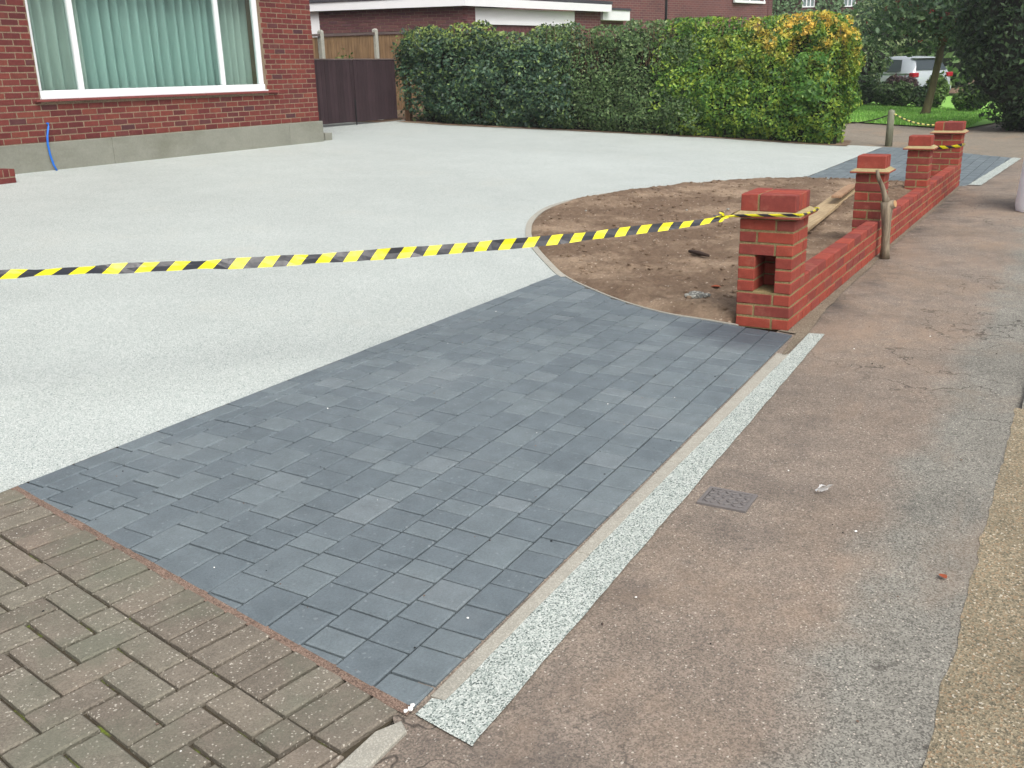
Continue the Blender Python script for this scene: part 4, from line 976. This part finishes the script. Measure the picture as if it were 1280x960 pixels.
# neighbour's brick house
K2 = 1.1
def fp2(p): return Vector((CAM.x+(p[0]-CAM.x)*K2, CAM.y+(p[1]-CAM.y)*K2))
A, Bm, D2 = fp2((21.2, 12.35)), fp2((25.27, 10.96)), fp2((31.05, 9.16))
nh = thing('neighbour_house', 'brown brick house rising behind the middle of the hedge', 'house', (A.x, A.y, .64))
def locn(b): b.v = [(x-A.x, y-A.y, z-.64) for x, y, z in b.v]; return b
b = MB(); wallquad(b, A-(Bm-A)*2.6, Bm, .3, 6, .3); wallquad(b, Bm+Vector((.1, .35)), D2+Vector((.0, .0)), .3, 6, .3, 0, 3.1); wallquad(b, D2, D2+Vector((2.0, 7)), .3, 6, .3, 0, 1.7); locn(b).build('wall', m_farbrick, nh)
b = MB(); q = [A-(Bm-A)*2.7-Vector((0, .5)), D2+Vector((.5, -.5)), D2+Vector((2.8, 7)), A-(Bm-A)*2.7+Vector((2, 8))]; mid = [q[0].lerp(q[3], .5), q[1].lerp(q[2], .5)]
b.add([(p.x, p.y, 6.02) for p in q]+[(p.x, p.y, 8.4) for p in mid], [(0, 1, 5, 4), (2, 3, 4, 5), (1, 2, 5), (3, 0, 4), (3, 2, 1, 0)]); locn(b).build('roof', m_tile, nh)
b = MB(); b.tube([(Bm.x+.06, Bm.y-.05, .5), (Bm.x+.06, Bm.y-.05, 6)], .045, 8); locn(b).build('downpipe', m_black, nh)
dd = (D2-Bm).normalized(); nv = Vector((dd.y, -dd.x)); wc = fp2((28.9, 9.88))
b = MB(); wb = CAM.z+(3.69-CAM.z)*K2; wallquad(b, wc+nv*.06, wc+dd*2.0+nv*.06, wb-.02, wb+.07, .08); wallquad(b, wc+nv*.03, wc+dd*.07+nv*.03, wb+.072, wb+1.2, .05); wallquad(b, wc+dd*1.93+nv*.03, wc+dd*2.0+nv*.03, wb+.072, wb+1.2, .05); wallquad(b, wc+nv*.03, wc+dd*2+nv*.03, wb+1.205, wb+1.27, .05); wallquad(b, wc+dd*.97+nv*.03, wc+dd*1.03+nv*.03, wb+.072, wb+1.2, .05)
wn = locn(b).build('window', m_white, nh); b = MB(); wallquad(b, wc+dd*.07+nv*.01, wc+dd*1.93+nv*.01, wb+.07, wb+1.2, .015); locn(b).build('pane', m_greyglass, wn)
b = MB(); e0 = gcv+fd*5.65+nf*.05; wallquad(b, e0, e0+fd*1.3, GT-.22, GT+.06, .2); b.v = [(x-e0.x, y-e0.y, z-.64) for x, y, z in b.v]
pc = thing('porch', 'small flat white edged porch roof beside the garage', 'porch', (e0.x, e0.y, .64)); b.build('fascia', m_fascia, pc)
b = MB(); wallquad(b, e0+fd*.05-nf*.2, e0+fd*1.25-nf*.2, .3, GT-.222, .2); wallquad(b, e0+nf*.03-fd*.03, e0+fd*1.33+nf*.03, GT+.062, GT+.12, 1.0, 1); b.v = [(x-e0.x, y-e0.y, z-.64) for x, y, z in b.v]; b.build('wall', [m_farbrick, m_roof], pc)
# ivy covered house far behind
iA, iB = Vector((49.5, 18.6)), Vector((57.5, 9.6)); di = (iB-iA).normalized(); ni = Vector((di.y, -di.x)); ni = ni if ni.x < 0 else -ni
iv = thing('ivy_house', 'far house covered in green ivy with small white windows', 'house', (iA.x, iA.y, .64))
def loci(b): b.v = [(x-iA.x, y-iA.y, z-.64) for x, y, z in b.v]; return b
b = MB(); wallquad(b, iA, iB, .3, 8.5, .4); loci(b).build('wall', m_farbrick, iv)
b = MB(); b.add([(iA.x-.5, iA.y-.4, 8.52), (iB.x-.5, iB.y-.4, 8.52), (iB.x+4, iB.y+3, 11), (iA.x+4, iA.y+3, 11)], [(0, 1, 2, 3)]); loci(b).build('roof', m_tile, iv)
P = []; Q = []; wins = [(6.55, 4.72), (9.1, 4.72)]
for k in range(16000):
    u = R_()*(iB-iA).length; z = .7+7.6*R_()
    if any(abs(u-a) < .42 and c-.1 < z < c+1.35 for a, c in wins): continue
    p = iA+di*u+ni*(.05+.2*R_()+.15*noise.noise((u*1.3, z*1.3, 4))); P.append((p.x-iA.x, p.y-iA.y, z-.64)); Q.append((ni.x, ni.y, .4))
leaves('ivy', P, Q, .11, m_ivy, iv, .6)
for a, c in wins:
    b = MB(); w0 = iA+di*(a-.38)+ni*.06
    for i in range(4): wallquad(b, w0+di*i*.235, w0+di*(i*.235+.055), c, c+1.3, .05)
    for j in range(4): wallquad(b, w0+ni*.004, w0+di*.76+ni*.004, c+j*.41, c+j*.41+.06, .05)
    wf = loci(b).build('window', m_white, iv); b = MB(); wallquad(b, w0-ni*.03, w0+di*.76-ni*.03, c, c+1.3, .02); loci(b).build('pane', m_greyglass, wf)

# ------------------------------------------------------------------ bollards and chains
def bollard(x, y, h_, lab):
    b = MB(); b.tube([(0, 0, -.1), (0, 0, h_-.05), (0, 0, h_-.015), (0, 0, h_)], [.068, .064, .05, .015], 12); return thing('bollard', lab, 'bollard', (x, y, hz(y)), me=b.mesh('bollard', m_post, True), group='timber bollards along the lane')
bollard(14.12, 1.92, .66, 'round weathered timber bollard with a chain in front of the lawn')
bollard(14.0, .86, .5, 'short timber bollard hidden behind the last pier of the wall')
def chain(a, c, sag, lab, mat, r=.011):
    a, c = Vector(a), Vector(c); pts = [a.lerp(c, t/24)-Vector((0, 0, sag*4*(t/24)*(1-t/24))) for t in range(25)]
    b = MB(); b.tube(pts, [r*(1.25 if k % 2 else .75) for k in range(25)], 6); b.build('chain', mat, label=lab, category='chain')
chain((14.1, 1.86, hz(1.9)+.58), (14.0, .9, .48), .1, 'yellow and black chain sagging from the bollard towards the wall', m_chain, .013)
chain((14.14, 1.98, hz(2)+.55), (14.3, 3.6, hz(3.6)+.5), .17, 'dark chain sagging from the bollard into the hedge', m_chaindark)

# ------------------------------------------------------------------ hazard tape
def ribbon(pts, widths, tilts, lab, knots=None):
    """pts along the middle; widths of the band; tilt of its plane from upright"""
    b = MB(); L = 0; vs = []; us = []; pts = [Vector(p) for p in pts]
    for k, p in enumerate(pts):
        t = (pts[min(k+1, len(pts)-1)]-pts[max(k-1, 0)]).normalized(); side = t.cross(Vector((0, 0, 1))).normalized(); up = side.cross(t)
        d = (up*math.cos(tilts[k])+side*math.sin(tilts[k]))*widths[k]/2; bow = side*.004
        if k: L += (p-pts[k-1]).length
        vs += [p-d, p+bow, p+d]; us.append(L)
    fs = []; uv = []
    for k in range(len(pts)-1):
        for j in (0, 1):
            fs.append((k*3+j, k*3+3+j, k*3+4+j, k*3+1+j)); uv.append(((us[k], j/2), (us[k+1], j/2), (us[k+1], j/2+.5), (us[k], j/2+.5)))
    b.add(vs, fs, 0, uv); return b
keys = [(-.075, .375, .684), (-.106, .393, .681), (-.261, .51, .664), (-.561, .737, .656), (-.965, 1.043, .644), (-1.344, 1.33, .646), (-1.7, 1.599, .652), (-2.034, 1.852, .662), (-2.348, 2.09, .675), (-2.643, 2.313, .695), (-2.921, 2.524, .71), (-3.185, 2.723, .724), (-3.5, 2.96, .745), (-3.9, 3.26, .77)]
wk = [.016, .018, .040, .050, .056, .058, .058, .058, .058, .056, .054, .052, .05, .05]
tk = [.3, .3, .6, .6, .5, .5, .55, .6, .7, .8, .95, 1.1, 1.15, 1.2]
def interp(K_, n=7):
    out = []
    for k in range(len(K_)-1):
        for i in range(n): t = i/n; out.append(K_[k]*(1-t)+K_[k+1]*t if not isinstance(K_[k], Vector) else K_[k].lerp(K_[k+1], t))
    return out+[K_[-1]]
P3 = [Vector(p) for p in keys]; sm3 = []
for k in range(len(P3)-1):
    a, b_, c, d = P3[max(k-1, 0)], P3[k], P3[k+1], P3[min(k+2, len(P3)-1)]
    for i in range(7):
        t = i/7; sm3.append(.5*((2*b_)+(c-a)*t+(2*a-5*b_+4*c-d)*t*t+(3*b_-a-3*c+d)*t**3))
sm3.append(P3[-1]); ww = interp(wk); tt = interp(tk)
rb = ribbon(sm3, ww, [x+.2*math.sin(i*.55)+.12*math.sin(i*1.3) for i, x in enumerate(tt)], '')
# wrap round the pier tile, knot with loose ends
wr = [(-.075, .375, .684), (-.055, .345, .687), (-.05, .25, .693), (-.049, .12, .699), (-.048, .0, .706), (-.046, -.046, .708), (.02, -.05, .704), (.2, -.05, .697), (.372, -.046, .692), (.376, .1, .69), (.376, .37, .688), (.2, .376, .686), (-.04, .374, .684), (-.075, .375, .684)]
tp = MB(); tp.v, tp.f, tp.m, tp.uv = rb.v, rb.f, rb.m, rb.uv
w2 = ribbon(wr, [.014, .016, .018, .017, .02, .02, .018, .017, .018, .018, .018, .018, .016, .014], [.3]*14, ''); tp.add(w2.v, w2.f, 0, w2.uv)
for dx, dy, dz in ((-.02, .02, .035), (-.05, .05, .012), (.01, .03, .03), (-.045, .02, -.02)):
    k3 = ribbon([(-.1, .392, .681), (-.1+dx*.5, .392+dy*.5, .681+dz*.7), (-.1+dx, .392+dy, .681+dz)], [.012, .02, .022], [.2, .8, 1.2], ''); tp.add(k3.v, k3.f, 0, k3.uv)
tp.build('hazard_tape', m_tape, label='yellow and black striped tape stretched across the drive, tied round the nearest pier', category='tape')
wr = [(7.855, .34, .50), (7.85, .22, .507), (7.852, .1, .515), (7.855, -.004, .535), (7.87, -.012, .54), (8.0, -.012, .53), (8.21, -.01, .52), (8.212, .1, .51), (8.21, .335, .5), (8.0, .342, .5), (7.855, .34, .5)]
ribbon(wr, [.03, .045, .03, .045, .04, .03, .03, .03, .03, .03, .03], [.2]*11, '').build('hazard_tape', m_tape, label='short yellow and black tape wrapped round the farthest pier', category='tape')

# ------------------------------------------------------------------ loose things
b = MB(); sp = [(2.66, -.075, -.004), (2.662, -.075, .08), (2.665, -.07, .2), (2.668, -.062, .32), (2.672, -.058, .4), (2.676, -.056, .455)]
b.tube(sp, [.044, .036, .034, .04, .048, .052], 12)
b.tube([(2.676, -.056, .43), (2.668, -.035, .5), (2.65, -.012, .58), (2.63, .02, .65), (2.62, .035, .715)], [.044, .024, .019, .017, .013], 9)
b.tube([(2.676, -.056, .42), (2.67, -.09, .438), (2.665, -.118, .446)], [.044, .038, .032], 10)
br = b.build('stick', m_bark, smooth=True, label='forked bark covered stick leaning upright against the second pier', category='stick')
b = MB(); b.tube([(2.6655, -.1175, .446), (2.6645, -.122, .447)], .028, 10); b.build('cut_end', m_cut, br)
def board(A, Bq, w, t, lab, mat, name):
    A, Bq = Vector(A), Vector(Bq); d = Bq-A; L = d.length; me = MB(); me.box(0, L, -w/2, w/2, -t/2, t/2, ch=.004, jit=.002)
    o = thing(name, lab, 'plank', A, me=me.mesh(name, mat)); o.rotation_euler = d.to_track_quat('X', 'Z').to_euler()
board((2.75, .735, soil_z(2.75, .73)+.045), (6.45, .975, soil_z(6.4, .97)+.06), .19, .038, 'long weathered plank lying on the soil behind the wall', m_plank, 'plank')
board((4.72, .79, soil_z(4.7, .79)+.115), (6.25, .945, soil_z(6.2, .95)+.105), .1, .03, 'short brown batten lying on top of the long plank', m_plank2, 'batten')
b = MB(); b.tube([(1.77, 1.29, soil_z(1.77, 1.29)+.02), (1.73, 1.2, soil_z(1.73, 1.2)+.025), (1.68, 1.09, soil_z(1.68, 1.09)+.018)], [.012, .02, .01], 7); b.build('dead_branch', plain('dark_wood', (56,44,38), .9, .2), smooth=True, label='short dark piece of wood lying on the soil', category='branch')
b = MB()
for dx, dy, r in ((0, 0, .06), (.04, .03, .045), (-.05, .02, .04), (.02, -.05, .035), (-.02, .06, .03)): lump(b, .4+dx, .72+dy, soil_z(.4, .72)+.02, r, 0, .5)
b.build('rubble', m_stone, label='grey lump of mortar rubble on the soil near the first pier', category='rubble')
def leafshape(x, y, z, s, a, lab):
    b = MB(); n = 7; vs = []
    for k in range(n+1):
        t = k/n; w = math.sin(math.pi*t**.8)*.35*s; vs += [(t*s-.5*s, -w, .3*w), (t*s-.5*s, 0, .0), (t*s-.5*s, w, .35*w)]
    b.add(vs, [(k*3+j, k*3+3+j, k*3+4+j, k*3+1+j) for k in range(n) for j in (0, 1)]); thing('fallen_leaf', lab, 'leaf', (x, y, z), a, me=b.mesh('fallen_leaf', m_leafred))
leafshape(-2.76, -1.224, .006, .034, .8, 'small red brown fallen leaf on the grey pavement strip')
leafshape(.73, .71, soil_z(.73, .71)+.012, .08, 1.9, 'orange brown fallen leaf on the soil beside the first pier')
b = MB(); g_ = 5; Mp = Matrix.Rotation(.75, 4, 'Y')
vs = [Mp @ Vector(((i/4-.5)*.055*(1+.2*noise.noise((i, j, 1))), (j/4-.5)*.05*(1+.25*noise.noise((j, i, 4))), .016*noise.noise((i*.9, j*.9, 7)))) for i in range(g_) for j in range(g_)]
zmin = min(v.z for v in vs); b.add([(v.x, v.y, v.z-zmin) for v in vs], [(i*g_+j, (i+1)*g_+j, (i+1)*g_+j+1, i*g_+j+1) for i in range(g_-1) for j in range(g_-1)])
thing('paper_scrap', 'small white scrap of paper on the brown pavement', 'paper', (-2.29, -.75, .002), .6, me=b.mesh('paper_scrap', m_paper))
b = MB(); 
for dx, dy, r in ((0, 0, .009), (.014, .004, .007), (-.012, .006, .006)): lump(b, dx, dy, .009, r)
thing('plaster_crumb', 'white crumb at the near corner of the dark block paving', 'crumb', (-4.092, -.157, .002), me=b.mesh('plaster_crumb', m_plaster))
# stopcock cover
cv = thing('stopcock_cover', 'small rectangular cast iron cover with raised studs in the pavement', 'cover', (-2.5, -.44, -.002), math.radians(1))
b = MB(); b.box(-.066, .066, -.088, .068, -.02, .005, ch=.002); b.build('plate', m_iron, cv)
b = MB()
for s0, s1, t0, t1 in ((-.066, .066, .069, .082), (-.066, .066, -.102, -.089), (-.08, -.067, -.102, .082), (.067, .08, -.102, .082)): b.box(s0, s1, t0, t1, -.02, .007, ch=.001)
b.build('frame', m_iron, cv)
for i in range(5):
    for j in range(6):
        b = MB(); a = .8 if (i+j) % 2 else -.8; b.box(-.011, .011, -.0045, .0045, 0, .0045, ch=.0015); o = b.build('stud', m_iron, cv, loc=(-.05+i*.025, -.075+j*.026, .0045), rot=(0, 0, a))
# bulk bag at the right edge
b = MB(); n = 24; rings = []
for k, (z, s) in enumerate(((0, .98), (.05, 1.0), (.3, .97), (.55, .93), (.8, .88), (1.05, .84), (1.1, .78))):
    rr = []
    for i in range(n):
        a = 2*math.pi*i/n; c, sn = math.cos(a), math.sin(a); p = 4.0; rad = (abs(c)**p+abs(sn)**p)**(-1/p); w = 1+.02*noise.noise((c*3, sn*3, z*4)); rr.append((.45*rad*c*s*w, .45*rad*sn*s*w, z))
    rings.append(rr)
b.add([p for r in rings for p in r], [(k*n+i, k*n+(i+1) % n, (k+1)*n+(i+1) % n, (k+1)*n+i) for k in range(len(rings)-1) for i in range(n)]+[tuple(range((len(rings)-1)*n, len(rings)*n))])
thing('bulk_bag', 'white woven bag standing on the pavement, cut off by the right edge', 'bag', (6.25, -1.235, 0), .04, me=b.mesh('bulk_bag', m_bag, True))
# grit scattered on paving
b = MB()
for k in range(240):
    x = -4.6+6*R_(); y = -1.25+3.1*R_()
    if -.4 < y < -.1: continue
    z = hz(y)+(.0065 if y > -.1 else .0); r = .0014+.003*R_()**2; lump(b, x, y, z+r*.4, r, 0 if R_() < .12 else (1 if R_() < .5 else 2))
b.build('grit', [m_plaster, m_jointdark, m_redsand], kind='stuff')

# ------------------------------------------------------------------ thin damp air
b = MB(); b.box(-70, 110, -60, 90, -1.2, 16.5); hz_m = bpy.data.materials.new('damp_air'); hz_m.use_nodes = True; t = hz_m.node_tree; t.nodes.clear()
o_ = t.nodes.new('ShaderNodeOutputMaterial'); v_ = t.nodes.new('ShaderNodeVolumePrincipled'); v_.inputs['Color'].default_value = (.93, .96, 1, 1); v_.inputs['Density'].default_value = .001; v_.inputs['Anisotropy'].default_value = .2
t.links.new(v_.outputs[0], o_.inputs['Volume']); b.build('haze', hz_m, kind='stuff')
